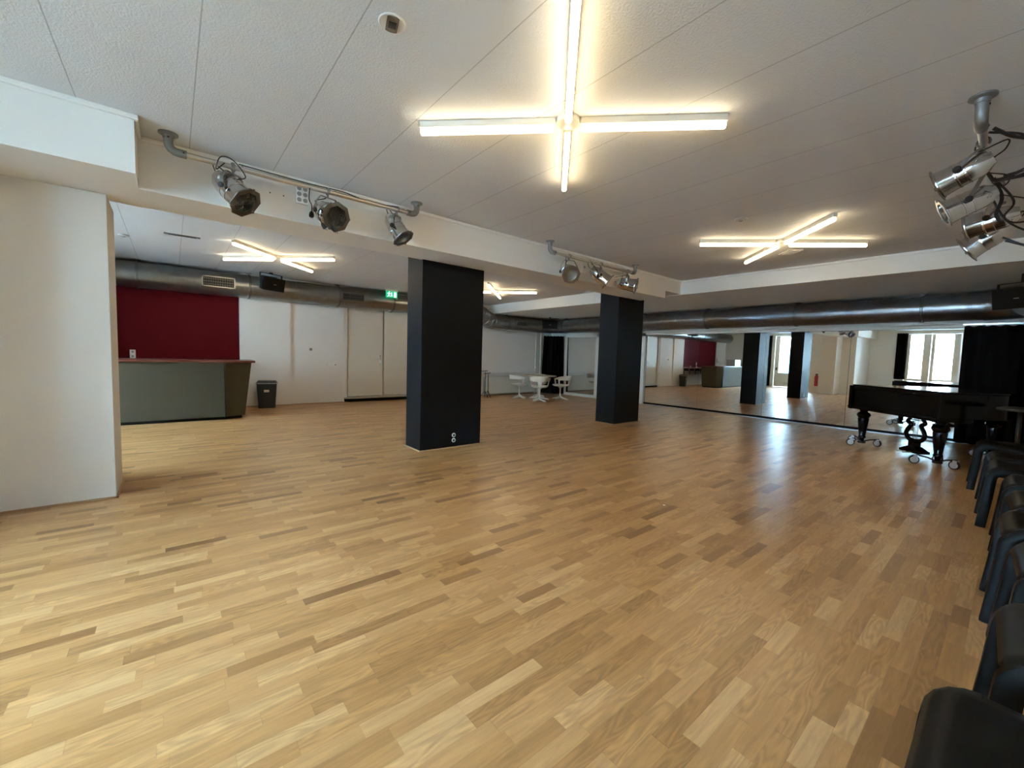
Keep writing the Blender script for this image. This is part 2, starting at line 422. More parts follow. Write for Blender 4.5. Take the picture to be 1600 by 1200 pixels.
# french door
fd = empty('door_1', (0,0,0), kind='structure')
b = B(); xa, xb = XW-.16, XW-.02
b.box((xa, FD[0], 0), (xb, FD[0]+.09, FD[2])).box((xa, 1.205, 0), (xb, 1.34, FD[2])).box((xa, FD[1]-.06, 0), (xb, FD[1], FD[2])).box((xa, FD[0], FD[2]-.03), (xb, FD[1], FD[2]))
b.build('frame', M['cream'], fd, smooth=False, bevel=.004)
LEAVES = ((1.345, 2.235, 1.56, 2.12), (2.245, 3.055, 2.49, 2.91), (.365, 1.20, .52, 1.06))
for y0, y1, g0, g1 in LEAVES:
    l = B(); xa2, xb2 = XW-.13, XW-.07
    l.box((xa2, y0, .01), (xb2, g0, 2.765)).box((xa2, g1, .01), (xb2, y1, 2.765)).box((xa2, g0, .01), (xb2, g1, .77)).box((xa2, g0, 2.72), (xb2, g1, 2.765))
    lf = l.build('door_leaf', M['cream'], fd, smooth=False, bevel=.004)
    B().box((XW-.104, g0, .77), (XW-.096, g1, 2.72)).build('pane', M['glass'], lf, smooth=False)
    h = B().cyl((XW-.07, y0+.07, 1.10), (XW-.01, y0+.07, 1.10), .01).cyl((XW-.015, y0+.07, 1.10), (XW-.015, y0+.20, 1.10), .009)
    h.lathe([(.024, 0), (.024, .012)], (XW-.07, y0+.07, 1.0), (1,0,0)).build('door_handle', M['steel'], lf)
# garden door with lower panels
gd = empty('door_2', (0,0,0), kind='structure')
b = B(); xa, xb = XW-.16, XW-.02
b.box((xa, GD[0], 0), (xb, GD[0]+.07, GD[2])).box((xa, 7.28, 0), (xb, 7.375, GD[2])).box((xa, GD[0], 0), (xb, 7.28, .35)).box((xa, GD[0], 2.74), (xb, 7.28, 2.8)).box((xa, GD[1]-.30, 0), (xb, GD[1], GD[2])).box((xa, GD[0], FD[2]-.03), (xb, GD[1], GD[2]))
b.build('frame', M['cream'], gd, smooth=False, bevel=.004)
y0, y1, g0, g1 = 7.38, 8.31, 7.52, 8.10
l = B(); xa2, xb2 = XW-.13, XW-.07
l.box((xa2, y0, .01), (xb2, g0, 2.765)).box((xa2, g1, .01), (xb2, y1, 2.765)).box((xa2, g0, .01), (xb2, g1, .77)).box((xa2, g0, 2.70), (xb2, g1, 2.765))
for k in range(4): l.box((xb2, g0, .14+k*.15), (xb2+.008, g1, .15+k*.15))
lf = l.build('door_leaf', M['cream'], gd, smooth=False, bevel=.004)
B().box((XW-.104, g0, .77), (XW-.096, g1, 2.70)).build('pane', M['glass'], lf, smooth=False)
B().box((XW-.104, 6.52, .35), (XW-.096, 7.28, 2.74)).build('pane', M['glass'], gd, smooth=False)
B().cyl((XW-.05, g0-.06, 1.03), (XW-.05, g1+.06, 1.03), .012).build('push_bar', M['steel'], lf)
B().cbox((XW-.05, 8.20, .98), (.05, .05, .16)).build('door_handle', M['blackplastic'], lf, smooth=False, bevel=.006)

# outside -----------------------------------------------------------
ROAD = structure(B().box((-40, -30, -.30), (XW-.31, 45, -.15)).build('ground', M['asphalt'], smooth=False))
def house(y0, y1, h, m, label, wins, door=None):
    r = empty('town_house', (-19, (y0+y1)/2, -.15), label=label, cat='house', group='houses across the street')
    yc = (y0+y1)/2
    B().box((-5, y0-yc, 0), (0, y1-yc, h)).build('wall', m, r, smooth=False)
    B().box((-.05, y0-yc, h), (.25, y1-yc, h+.25)).build('cornice', M['white'], r, smooth=False, bevel=.02)
    for (wy, wz, ww, wh) in wins:
        f = B().box((0, wy-yc-ww/2-.08, wz-.08), (.06, wy-yc+ww/2+.08, wz+wh+.08)).build('window', M['white'], r, smooth=False)
        g = B().box((.06, wy-yc-ww/2, wz), (.075, wy-yc-.03, wz+wh)).box((.06, wy-yc+.03, wz), (.075, wy-yc+ww/2, wz+wh))
        g.build('pane', M['darkglass'], f, smooth=False)
    if door:
        d = B().box((0, door-yc-.5, 0), (.08, door-yc+.5, 2.3)).build('front_door', M['bluedoor'], r, smooth=False, bevel=.01)
        B().box((.08, door-yc-.32, 1.2), (.09, door-yc+.32, 2.0)).build('pane', M['darkglass'], d, smooth=False)
    return r
house(-14, -2, 9, M['facade'], 'pale plaster house seen small at the window edge', [(-10, 3.8, 1.1, 1.6), (-6, 3.8, 1.1, 1.6), (-8, 1, 1.1, 1.6)])
house(-2, 6, 8.2, M['facade'], 'pale house with blue front door seen through the glazed double door', [(-.5, 4.2, .9, 1.2), (2.3, 4.2, .9, 1.2), (4.8, 4.0, .9, 1.2), (-.6, 1.0, 1.2, 1.4), (4.6, 1.0, 1.2, 1.2)], 1.6)
house(6, 14, 9, M['brickfacade'], 'pale brick house beside the one with blue door', [(8, 4.2, .9, 1.3), (11, 4.2, .9, 1.3), (8.5, 1, 1.2, 1.4)], 12.3)
house(14, 34, 9.5, M['facade'], 'wide pale house seen through the single glazed door', [(15.5+2.6*k, z, .8, 1.2) for k in range(7) for z in (1.2, 4.3)])
def car(x, y, rz, m, label):
    r = empty('car', (x, y, -.15), rz, label=label, cat='car')
    prof = [(-2.1,.35), (-2.12,.75), (-1.75,.88), (-1.1,.95), (-.55,1.38), (.75,1.42), (1.5,1.0), (2.05,.9), (2.1,.4)]
    bb = B()
    rings = []
    for yy, sc in ((-.82,.97), (-.78,1), (.78,1), (.82,.97)):
        rings.append([bb.bm.verts.new((px*sc, yy*(1 if pz < 1 else .86), pz)) for px, pz in prof])
    n = len(prof)
    for k in range(3):
        for i in range(n): bb._face([rings[k][i], rings[k][(i+1) % n], rings[k+1][(i+1) % n], rings[k+1][i]])
    bb._face(rings[0][::-1]); bb._face(rings[-1])
    body = bb.build('body', m, r)
    for sy in (-1, 1):
        B().prism([(-.98, .97), (-.52, 1.30), (.68, 1.34), (1.25, 1.0)], .76, .80, Matrix(((1,0,0,0),(0,0,sy,0),(0,1,0,0),(0,0,0,1)))).build('side_window', M['darkglass'], r, smooth=False)
    for sx in (-1.3, 1.3):
        for sy in (-.83, .83):
            w = B().lathe([(.20, -.10), (.31, -.09), (.31, .09), (.20, .10)], (sx, sy, .31), (0,1,0), 24).build('wheel', M['rubber'], r)
    return r
car(-14.5, 14.6, PI/2, M['bluecar'], 'blue car parked in the street beyond the single glazed door')
t = empty('street_tree', (-11.5, 3.9, -.15), label='bare-branched pale tree outside the glazed double door', cat='tree')
tb = B().tube([(0,0,0), (.05,.02,1.5), (0,.1,3.0), (.1,.1,4.6)], [.12,.10,.07,.03], 8)
rnd = random.Random(3)
for k in range(14):
    a = rnd.random()*6.28; z = 1.6+k*.2; l = 1.3-.05*k
    tb.tube([(0,.05,z), (l*.5*math.cos(a), l*.5*math.sin(a), z+.5), (l*math.cos(a), l*math.sin(a), z+1.1)], [.035,.022,.01], 5)
tb.build('trunk', M['bark'], t)
fb = B()
for k in range(260):
    a = rnd.random()*6.28; q = rnd.random()**.5*1.5; z = 2.4+rnd.random()*3.2
    c = V((q*math.cos(a), q*math.sin(a), z)); u = V((rnd.uniform(-1,1), rnd.uniform(-1,1), rnd.uniform(-1,1))).normalized()*.09; w = u.orthogonal().normalized()*.07
    fb._face([fb.bm.verts.new(c+u), fb.bm.verts.new(c+w), fb.bm.verts.new(c-u), fb.bm.verts.new(c-w)])
tag(fb.build('foliage', M['leaf'], t, smooth=False, fix=False), kind='stuff')

# ------------------------------------------------------------------ curtains
def curtain(name, p0, p1, z0, z1, amp, waves, label, flare=0, parent=None, seed=1):
    """hanging folds between two plan points, flaring outwards towards the floor"""
    rr = random.Random(seed); ph = [rr.uniform(0, 6.28) for _ in range(3)]
    p0 = V((p0[0], p0[1], 0)); p1 = V((p1[0], p1[1], 0)); d = p1-p0; n = V((-d.y, d.x, 0)).normalized()
    def fn(u, v):
        f = 1+flare*(1-v)
        uu = (u-.5)*f+.5 if not isinstance(flare, tuple) else u
        off = amp*math.sin(u*waves*2*PI+ph[0]+.3*math.sin(v*3+ph[1]))*(1-.35*v)+amp*.3*math.sin(u*waves*4.7+ph[2])
        return p0+d*uu+n*off+V((0, 0, z0+(z1-z0)*v+(.008*math.sin(u*waves*6.28) if v > .99 else 0)))
    o = B().grid(fn, max(24, int(waves*12)), 14).build(name, M['velvet'], parent, solid=.006, fix=False)
    return o
tag(curtain('curtain', (10.33, 10.84), (XM-.14, 10.22), .02, 2.06, .05, 6, '', flare=.16, seed=2), 'black curtain gathered in the corner behind the white table', 'curtain')
tag(curtain('curtain', (XM-.13, .64), (XM-.13, -.66), .02, 2.06, .035, 9, '', seed=4), 'black curtain closing off the mirror wall behind the grand piano', 'curtain')
tag(curtain('curtain', (XW+.12, 3.36), (XW+.12, 2.99), .72, 2.80, .04, 4, '', seed=5), 'narrow black curtain at the side of the glazed double door, seen in the mirror', 'curtain')
tag(curtain('curtain', (XW+.12, 8.42), (XW+.12, 9.9), .03, 2.80, .05, 9, '', seed=6), 'black curtain beside the single glazed door, seen in the mirror', 'curtain')
tag(curtain('curtain', (9.2, YN+.14), (XM-.25, YN+.14), .02, 2.3, .05, 11, '', seed=8), 'black curtain along the side wall behind the grand piano', 'curtain')

# ------------------------------------------------------------------ mirror wall
seams = [6.96, 5.37, 3.795, 2.215, .64]
NB = .0078; TB = -.0022
mir = empty('wall_mirror', (0,0,0), label='long wall mirror of four tall glass panels beside the grand piano', cat='mirror')
for k in range(4):
    ya, yb = seams[k]-.004, seams[k+1]+.004
    yc = (ya+yb)/2
    p = B().box((0, yb-yc, -.985), (.006, ya-yc, .985)).build('mirror_panel', M['mirror'], mir, smooth=False)
    p.location = (XM-.02, yc, 1.05)
    p.rotation_euler = (0, TB, NB)
B().box((XM-.04, .62, 0), (XM, 6.98, .062)).build('plinth', M['blackplinth'], mir, smooth=False)
B().box((XM-.052, .62, 0), (XM-.04, 6.98, .018)).build('floor_strip', M['steel'], mir, smooth=False)
B().box((XM-.011, .62, .02), (XM-.004, 6.98, 2.04)).build('backing', M['blackplinth'], mir, smooth=False)
structure(B().box((XM-.05, -.6, 2.045), (XM, 8.3, 2.10)).box((XM-.09, -.6, 2.105), (XM, 8.3, 2.20)).build('trim_3', M['white'], smooth=False, bevel=.006))
cr = empty('curtain_rail', (XM-.13, .0, 2.09), label='grey curtain rail above the black curtain behind the piano', cat='rail')
B().box((-.015, -.66, -.01), (.015, .66, .015)).build('rail', M['steel'], cr, smooth=False)
B().lathe([(.004, 0), (.020, -.012), (.012, -.035), (.003, -.045)], (-.02, .41, 0), (0,0,1), 12).build('rail_end', M['steel'], cr)
# framed mirror left
fm = empty('framed_mirror', (XM-.03, 9.50, 0), label='white framed wall mirror reflecting the white table and chairs', cat='mirror')
b = B()
b.box((-.04, .66, 0), (.03, .80, 2.12)).box((-.04, -.80, 0), (.03, -.66, 2.12)).box((-.04, -.8, 2.02), (.03, .8, 2.12)).box((-.04, -.8, 0), (.03, .8, .09))
b.build('frame', M['white'], fm, smooth=False, bevel=.005)
g = B().box((0, -.66, .09), (.006, .66, 2.02)).build('mirror_glass', M['mirror'], fm, smooth=False)
structure(B().box((XM-.06, 8.45, 0), (XM, 8.68, 2.12)).box((XM-.06, 7.0, 0), (XM, 7.12, 2.12)).box((XM-.06, 7.0, 2.0), (XM, 8.68, 2.12)).build('trim_4', M['white'], smooth=False, bevel=.004))
structure(B().box((XM-.06, 10.32, 2.02), (XM, 11.0, 2.12)).build('trim_5', M['white'], smooth=False, bevel=.004))

# ------------------------------------------------------------------ ducts
def duct_run(name, p0, p1, r, m, label, rings, vents=(), hang=True, top=ZC):
    p0 = V(p0); p1 = V(p1); c = (p0+p1)/2
    root = empty(name, c, label=label, cat='air duct')
    d = (p1-p0).normalized()
    B().lathe([(r-.004, 0), (r, 0), (r, (p1-p0).length), (r-.004, (p1-p0).length)], p0-c, d, 48, True).build('duct_tube', m, root)
    for t_ in rings:
        q = p0+d*t_-c
        cl = B().lathe([(r+.001, -.022), (r+.010, -.022), (r+.014, -.012), (r+.010, 0), (r+.014, .012), (r+.010, .022), (r+.001, .022)], q, d, 48, False).build('clamp_ring', M['galv'], root)
        zt = top-c.z
        s = d.cross(V((0,0,1)))*.012
        B().cyl(q+V((0,0,r)), V((q.x, q.y, zt)), .006).box((q.x-.05, q.y-.05, zt-.012), (q.x+.05, q.y+.05, zt)).build('hanger', M['galv'], cl, smooth=False)
    for (t0, t1, w) in vents:
        # rectangular grille let into the side of the tube, facing the room, slightly downwards
        q = p0+d*((t0+t1)/2)-c
        side = d.cross(V((0,0,1)));
        if side.y > 0 and abs(d.x) > .5: side = -side
        if side.x > 0 and abs(d.y) > .5: side = -side
        nrm = side.normalized()
        up = V((0,0,1)); L_ = t1-t0; H_ = w
        cc = q+nrm*(r*.985)
        Mx = Matrix((( d.x, up.x, nrm.x, cc.x), (d.y, up.y, nrm.y, cc.y), (d.z, up.z, nrm.z, cc.z), (0,0,0,1)))
        fr = B()
        fr.box((-L_/2, -H_/2, -.05), (-L_/2+.022, H_/2, .03), Mx).box((L_/2-.022, -H_/2, -.05), (L_/2, H_/2, .03), Mx)
        fr.box((-L_/2, -H_/2, -.05), (L_/2, -H_/2+.022, .03), Mx).box((-L_/2, H_/2-.022, -.05), (L_/2, H_/2, .03), Mx)
        f = fr.build('vent_frame', M['alu_d'], root, smooth=False)
        B().box((-L_/2+.02, -H_/2+.02, -.02), (L_/2-.02, H_/2-.02, .008), Mx).build('vent_back', M['blackplinth'], f, smooth=False)
        sl = B(); n = int(L_/.03)
        for k in range(1, n): sl.box((-L_/2+.02+k*(L_-.04)/n-.003, -H_/2+.02, .008), (-L_/2+.02+k*(L_-.04)/n+.003, H_/2-.02, .024), Mx)
        sl.box((-L_/2+.02, -.003, .006), (L_/2-.02, .003, .020), Mx).box((-L_/2+.02, -H_*.25, .006), (L_/2-.02, -H_*.25+.005, .020), Mx).box((-L_/2+.02, H_*.25, .006), (L_/2-.02, H_*.25+.005, .020), Mx)
        sl.build('vent_slats', M['galv'], f, smooth=False)
    return root
XD0 = -3.95
bar_duct = duct_run('ventilation_duct', (XD0, 10.715, 2.635), (7.25, 10.715, 2.635), .245, M['duct_x'],
         'large galvanised duct along the back wall above the red bar wall', [3.47, 5.27, 7.12, 8.5], [(4.44, 5.0, .22), (7.16, 7.70, .20)])
# S-bend down to the low run
b = B(); pts = []; rad = .235
P_ = smooth_path([(7.26, 10.715, 2.635), (7.42, 10.715, 2.61), (7.60, 10.70, 2.50), (7.78, 10.70, 2.41), (7.98, 10.70, 2.385), (8.29, 10.70, 2.385)], 3)
bend = tag(b.tube(P_, .24, 32).build('duct_bend', M['duct_x'], smooth=True), 'segmented duct bend stepping down beside the broad black pillar', 'air duct')
rb = B()
for i in (1, 4, 7, 9, 11):
    d_ = (P_[min(i+1, len(P_)-1)]-P_[i-1])
    rb.lathe([(.241, -.012), (.252, 0), (.241, .012)], P_[i], d_, 32, False)
rb.build('bend_seam', M['galv'], bend)
duct_run('ventilation_duct', (8.30, 10.70, 2.385), (10.05, 10.70, 2.385), .225, M['duct_x'], 'short duct run above the radiator in the far corner', [.15], [(.42, .88, .16)], top=2.645)
b = B(); cp = arc((10.05, 10.22, 2.385), .48, 90, 0, 8, 'xy')
cb = tag(b.tube(cp, .228, 32).build('duct_elbow', M['duct_x']), 'round duct elbow in the far corner above the black curtain', 'air duct')
duct_run('ventilation_duct', (10.53, 10.22, 2.375), (10.53, .40, 2.375), .225, M['duct_y'],
         'long dark duct running above the mirror wall', [.25, 3.30, 5.15, 7.10, 9.06], top=2.645)
cp = arc((10.03, .42, 2.375), .50, 0, -90, 8, 'xy')
eb = B().tube(cp, .235, 32).build('duct_elbow', M['duct_y'])
tag(eb, 'dark duct elbow at the end of the mirror wall behind the corner loudspeaker', 'air duct')
# mirror-wall second strap pair seen as chrome half rings
# ------------------------------------------------------------------ cross lamps
def cross_lamp(x, y, label, rz=PI/4):
    r = empty('cross_lamp', (x, y, ZC), rz, label=label, cat='ceiling lamp', group='four-armed fluorescent ceiling lamps')
    B().lathe([(.075, -.035), (.078, -.03), (.078, 0)], (0,0,0), (0,0,1), 32).build('hub', M['lampwhite'], r)
    for k in range(4):
        Mr = Matrix.Rotation(k*PI/2, 4, 'Z')
        a = B().box((.085, -.022, -.045), (1.03, .022, 0), Mr).build('lamp_arm', M['lampwhite'], r, smooth=False, bevel=.004)
        prof = [(.090, 0), (.094, .018), (.10, .0215), (1.015, .0215), (1.021, .018), (1.025, 0)]
        tb_ = B(); rings = []
        for xx, rr in prof:
            rr = max(rr, .004)
            rings.append([tb_.bm.verts.new(Mr @ V((xx, rr*math.cos(2*PI*i/16), -.066+rr*math.sin(2*PI*i/16)))) for i in range(16)])
        for q in range(len(rings)-1):
            for i in range(16): tb_._face([rings[q][i], rings[q][(i+1) % 16], rings[q+1][(i+1) % 16], rings[q+1][i]])
        tb_._face(rings[0][::-1]); tb_._face(rings[-1])
        tb_.build('light_tube', M['tube'], a)
    return r
cross_lamp(2.105, 2.045, 'lit four-armed tube lamp overhead, the largest and nearest one')
cross_lamp(6.17, 2.06, 'lit four-armed tube lamp on the ceiling toward the mirror wall')
cross_lamp(1.46, 8.27, 'lit four-armed tube lamp above the bar counter')
cross_lamp(6.17, 8.27, 'lit four-armed tube lamp partly hidden behind the broad black pillar')

# ------------------------------------------------------------------ ceiling fittings
d1 = empty('detector_base', (.868, 2.065, ZC), .9, label='round white ceiling plate with a brown open recess near the top edge', cat='ceiling fitting')
B().lathe([(.052, -.004), (.062, -.006), (.066, -.002), (.066, 0)], (0,0,0), (0,0,1), 32).build('ring', M['white'], d1)
B().prism([(.053*math.cos(a), .053*math.sin(a)) for a in [math.radians(q) for q in list(range(-32, 33, 8))+list(range(148, 213, 8))]], -.010, -.005, Matrix.Rotation(.4, 4, 'Z')).build('recess', M['brownhole'], d1, smooth=False)
B().prism([(-.020,-.018), (.020,-.018), (.020,.018), (-.020,.018)], -.013, -.010, Matrix.Rotation(.4, 4, 'Z')).build('contact_block', M['socketdark'], d1, smooth=False)
d2 = empty('smoke_detector', (4.969, 2.085, ZC), label='round grey ceiling disc between the two nearer cross lamps', cat='ceiling fitting')
B().lathe([(.040, -.022), (.062, -.014), (.068, 0)], (0,0,0), (0,0,1), 32).build('cover', M['detector'], d2)
B().lathe([(.022, -.023), (.022, -.028), (.014, -.030)], (0,0,0), (0,0,1), 20).build('sensor', M['greypaint'], d2)
d3 = empty('smoke_detector', (-.519, 8.504, ZC), label='small grey ceiling disc above the bar beside the white column', cat='ceiling fitting')
B().lathe([(.040, -.022), (.062, -.014), (.068, 0)], (0,0,0), (0,0,1), 32).build('cover', M['detector'], d3)
B().lathe([(.022, -.023), (.022, -.028), (.014, -.030)], (0,0,0), (0,0,1), 20).build('sensor', M['greypaint'], d3)
v1 = empty('slot_diffuser', (.152, 7.86, ZC), label='long narrow slot vent in the ceiling above the bar', cat='vent')
B().box((-.21, -.035, -.012), (.21, .035, 0)).build('vent_frame', M['alu_d'], v1, smooth=False, bevel=.003)
B().box((-.16, -.016, -.014), (.16, .016, -.011)).build('slot', M['blackplinth'], v1, smooth=False)
for (x, y, lab) in ((6.90, 2.18, 'small square ceiling vent beside the lamp toward the mirror wall'), (6.42, 8.30, 'small square ceiling vent lit by the lamp behind the pillar')):
    v = empty('ceiling_vent', (x, y, ZC), PI/4, label=lab, cat='vent')
    B().box((-.13, -.10, -.012), (.13, .10, 0)).build('vent_frame', M['lampwhite'], v, smooth=False, bevel=.004)
    s_ = B().box((-.11, -.08, -.0135), (.11, .08, -.0115)).build('vent_back', M['greypaint'], v, smooth=False)
    sl = B()
    for k in range(6): sl.box((-.105, -.07+k*.026, -.020), (.105, -.062+k*.026, -.013))
    sl.build('vent_slats', M['white'], v, smooth=False)

# ------------------------------------------------------------------ lamp rails
def rail(x0, x1, y, zp, label):
    r = empty('lamp_rail', ((x0+x1)/2, y, zp), label=label, cat='lamp rail', group='ceiling pipes that carry the spotlights')
    h = (x1-x0)/2
    B().cyl((-h+.05, 0, 0), (h-.05, 0, 0), .0215, seg=20).build('pipe', M['pipe'], r)
    for sx in (-1, 1):
        e = B()
        zt = ZC-zp
        e.lathe([(.062, 0), (.062, -.010), (.036, -.018), (.033, -.040)], (sx*h, 0, zt), (0,0,1), 24)
        path = [(sx*h, 0, zt-.03), (sx*h, 0, .055)] + [(sx*(h-.055+.055*math.cos(a)), 0, .055-.055*math.sin(a)) for a in [math.radians(q) for q in (20, 45, 70)]] + [(sx*(h-.055), 0, 0), (sx*(h-.11), 0, 0)]
        e.tube(path, [.030]*2+[.031]*3+[.031, .030], 16)
        f = e.build('pipe_elbow', M['castiron'], r)
        B().lathe([(.007, .028), (.007, .034)], (sx*h, 0, .09), (0,-1,0), 8).build('set_screw', M['socketdark'], f)
        B().lathe([(.007, .026), (.007, .033)], (sx*(h-.09), 0, 0), (0,-1,0), 8).build('set_screw', M['socketdark'], f)
    return r
rail(.01, 2.07, 4.225, 2.795, 'steel lamp pipe nearest the white column, holding three spotlights')
rail(4.10, 6.13, 4.245, 2.775, 'steel lamp pipe above the black pillar by the mirror, holding three spotlights')
rail(3.73, 6.20, .243, 2.775, 'steel lamp pipe over the chairs seen nearly end-on, holding four spotlights')

def par_can(loc, direc, drop, label, face='grille', sc=1.12, tw=0, off=0):
    """aluminium PAR can: hook on the pipe, yoke, body aimed along direc"""
    r = empty('spotlight', loc, label=label, cat='spotlight', group='aluminium stage spotlights')
    d = V(direc).normalized()
    up = V((0,0,1))
    side = d.cross(up)
    side = side.normalized() if side.length > 1e-3 else V((1,0,0))
    piv = V((0,off,-drop))
    hk = B()
    hk.tube(arc((0,0,0), .030, -60, 210, 8, 'yz'), .007, 8, sx=2.0).cyl((0,0,-.028), (0,0,-.055), .008)
    hk.build('hook_clamp', M['alu_d'], r)
    # yoke: inverted U in plane (side, up)
    w = .108*sc; top = V((0,0,-.055)); yk = B()
    hgt = drop-.055
    tp = top-piv
    pts = [piv+side*w, piv+side*w*.98+tp*.55, piv+side*w*.60+tp, piv-side*w*.60+tp, piv-side*w*.98+tp*.55, piv-side*w]
    yk.sweep(pts, [(-.0125,-.0022), (.0125,-.0022), (.0125,.0022), (-.0125,.0022)], side.cross(up))
    yk.build('yoke', M['alu_d'], r, smooth=False)
    Rq = V((0,0,1)).rotation_difference(d).to_matrix().to_4x4()
    T = Matrix.Translation(piv) @ Rq
    prof = [(.030,-.165), (.046,-.163), (.050,-.150), (.074,-.120), (.084,-.080), (.086,-.030), (.089,-.028), (.089,-.020), (.086,-.018), (.087,.020), (.091,.022), (.091,.032), (.088,.034), (.094,.090), (.098,.115), (.104,.118), (.104,.128), (.090,.128), (.086,.09), (.080,.055)]
    prof = [(a*sc, z*sc) for a, z in prof]
    B().lathe(prof, (0,0,0), (0,0,1), 32, False, T).lathe([(.0, -.165*sc), (.030*sc, -.165*sc)], (0,0,0), (0,0,1), 32, False, T).build('can_body', M['alu'], r)
    vs = B()
    for k in range(14):
        a = 2*PI*k/14
        vs.cbox((.079*sc*math.cos(a), .079*sc*math.sin(a), -.108*sc), (.010, .010, .022), T)
    fr = B(); ro, ri = .122*sc, .090*sc
    n = 8
    o_ = [(ro*math.cos(2*PI*(i+.5)/n+tw), ro*math.sin(2*PI*(i+.5)/n+tw)) for i in range(n)]
    i_ = [(ri*math.cos(2*PI*(i+.5)/n+tw), ri*math.sin(2*PI*(i+.5)/n+tw)) for i in range(n)]
    vv = [[fr.bm.verts.new(T @ V((x, y, z))) for x, y in pl] for pl, z in ((o_, .126*sc), (o_, .134*sc), (i_, .134*sc), (i_, .126*sc))]
    for k in range(4):
        for i in range(n): fr._face([vv[k][i], vv[k][(i+1) % n], vv[(k+1) % 4][(i+1) % n], vv[(k+1) % 4][i]])
    for k in range(3):
        a = 2*PI*k/3+.4
        fr.cbox((.112*sc*math.cos(a), .112*sc*math.sin(a), .135*sc), (.018, .018, .012), T)
    fr.build('gel_frame', M['alu_d'], r, smooth=False)
    gl = B().lathe([(.0, .058*sc), (.081*sc, .058*sc)], (0,0,0), (0,0,1), 32, False, T).build('lens', M['grille'] if face == 'grille' else M['lens'], r)
    if face == 'grille':
        hc = B()
        for k in range(-5, 6):
            s0 = math.sqrt(max(0, .080**2-(k*.0145)**2))*sc; q = k*.0145*sc
            hc.cbox((q, 0, .064*sc), (.0022, 2*s0, .010), T).cbox((0, q, .064*sc), (2*s0, .0022, .010), T)
        hc.build('honeycomb', M['alu_d'], gl, smooth=False)
    for sg in (-1, 1): B().lathe([(.022, 0), (.022, .014), (.016, .020)], piv+side*sg*w, side*sg, 16).build('knob', M['rubber'], r)
    # tail lead
    tail = piv-d*.165*sc
    pts = smooth_path([tail, tail-d*.05+up*.01-side*.02, tail-d*.05+up*.07, V((-.02,.02,-.06)), V((.03,.03,.01)), V((.07,0,.025))], 5)
    B().tube(pts, .0045, 6).build('cable', M['rubber'], r)
    return r
rt = V((.772,-.635,0)); tw_ = V((-.635,-.772,0)); dn = V((0,0,-1))
A = 'silver can spotlight '
par_can((.42, 4.225, 2.795), rt*.78+dn*.70+tw_*.08, .19, A+'nearest the white column, aimed steeply down')
par_can((1.165, 4.225, 2.795), rt*.70+dn*.34+tw_*.48, .20, A+'in the middle of the nearer beam pipe, facing the room')
par_can((1.85, 4.225, 2.795), rt*.56+dn*.80+tw_*.10, .19, A+'at the right end of the nearer beam pipe, aimed down', sc=.98)
par_can((4.50, 4.245, 2.775), rt*.12+dn*.42+tw_*.90, .22, A+'with pale round face, first on the farther beam pipe', face='lens')
par_can((5.22, 4.245, 2.775), rt*.80+dn*.62+tw_*.10, .18, A+'seen from its side, middle of the farther beam pipe')
par_can((5.93, 4.245, 2.775), rt*.85+dn*.22+tw_*.38, .21, A+'at the end of the farther beam pipe beside the mirror wall', face='lens')
lf_ = -rt
par_can((4.08, .243, 2.775), V((.12,.92,-.36)), .17, A+'topmost of the four over the chairs', sc=.92, off=.085)
par_can((4.50, .243, 2.775), V((-.16,.90,-.42)), .26, A+'second from the top of the four over the chairs', face='lens', sc=.94, off=.08)
par_can((5.10, .200, 2.775), V((.10,.95,-.16)), .27, A+'third from the top of the four over the chairs', sc=1.0, off=.03)
par_can((5.72, .243, 2.775), V((.14,.82,-.52)), .28, A+'lowest and farthest of the four over the chairs', sc=1.08, off=.02)

# loose leads with plugs
def plug_at(b, p, d):
    p = V(p); d = V(d).normalized()
    b.lathe([(.006, 0), (.016, .012), (.021, .035), (.021, .055), (.012, .058)], p, d, 12).cyl(p+d*.055+V((.008,0,0)), p+d*.075+V((.008,0,0)), .0025, seg=6).cyl(p+d*.055-V((.008,0,0)), p+d*.075-V((.008,0,0)), .0025, seg=6)
def lead(pts, label, plug=None, r=.0045, group='black lamp leads'):
    o = empty('power_lead', pts[0], label=label, cat='cable', group=group)
    P = [V(p)-V(pts[0]) for p in pts]
    q = smooth_path(P, 6)
    B().tube(q, r, 6).build('cable', M['rubber'], o)
    if plug:
        b = B(); plug_at(b, q[-1], q[-1]-q[-3]); b.build('plug', M['rubber'], o)
    return o
y1_ = 4.19
lead([(.46, 4.225, 2.83), (.75, 4.215, 2.822), (1.05, 4.225, 2.825), (1.30, 4.20, 2.822), (1.55, 4.22, 2.80), (1.85, 4.225, 2.825)], 'black lead laid along the lamp pipe nearest the white column')
lead([(1.00, 4.20, 2.775), (1.03, 4.35, 2.73), (1.04, 4.30, 2.66), (1.035, 4.28, 2.60)], 'black lead with plug dangling under the beam socket block', True)
lead([(.36, 4.20, 2.80), (.30, 4.15, 2.72), (.33, 4.14, 2.82), (.42, 4.20, 2.84), (.50, 4.16, 2.72), (.44, 4.15, 2.68)], 'black lead looped around the pipe at the spotlight nearest the white column')
lead([(1.10, 4.18, 2.62), (1.05, 4.12, 2.56), (1.06, 4.12, 2.50), (1.08, 4.12, 2.47)], 'short black lead with plug hanging behind the middle spotlight', True)
lead([(1.14, 4.18, 2.60), (1.15, 4.10, 2.53), (1.16, 4.10, 2.48), (1.17, 4.10, 2.46)], 'second short black lead with plug beside the middle spotlight', True)
lead([(4.95, 4.24, 2.80), (5.00, 4.16, 2.66), (5.08, 4.16, 2.58), (5.00, 4.16, 2.54), (4.94, 4.18, 2.62), (5.05, 4.18, 2.66), (5.07, 4.18, 2.60)], 'coiled black lead hanging beside the middle spotlight of the farther beam pipe', True)
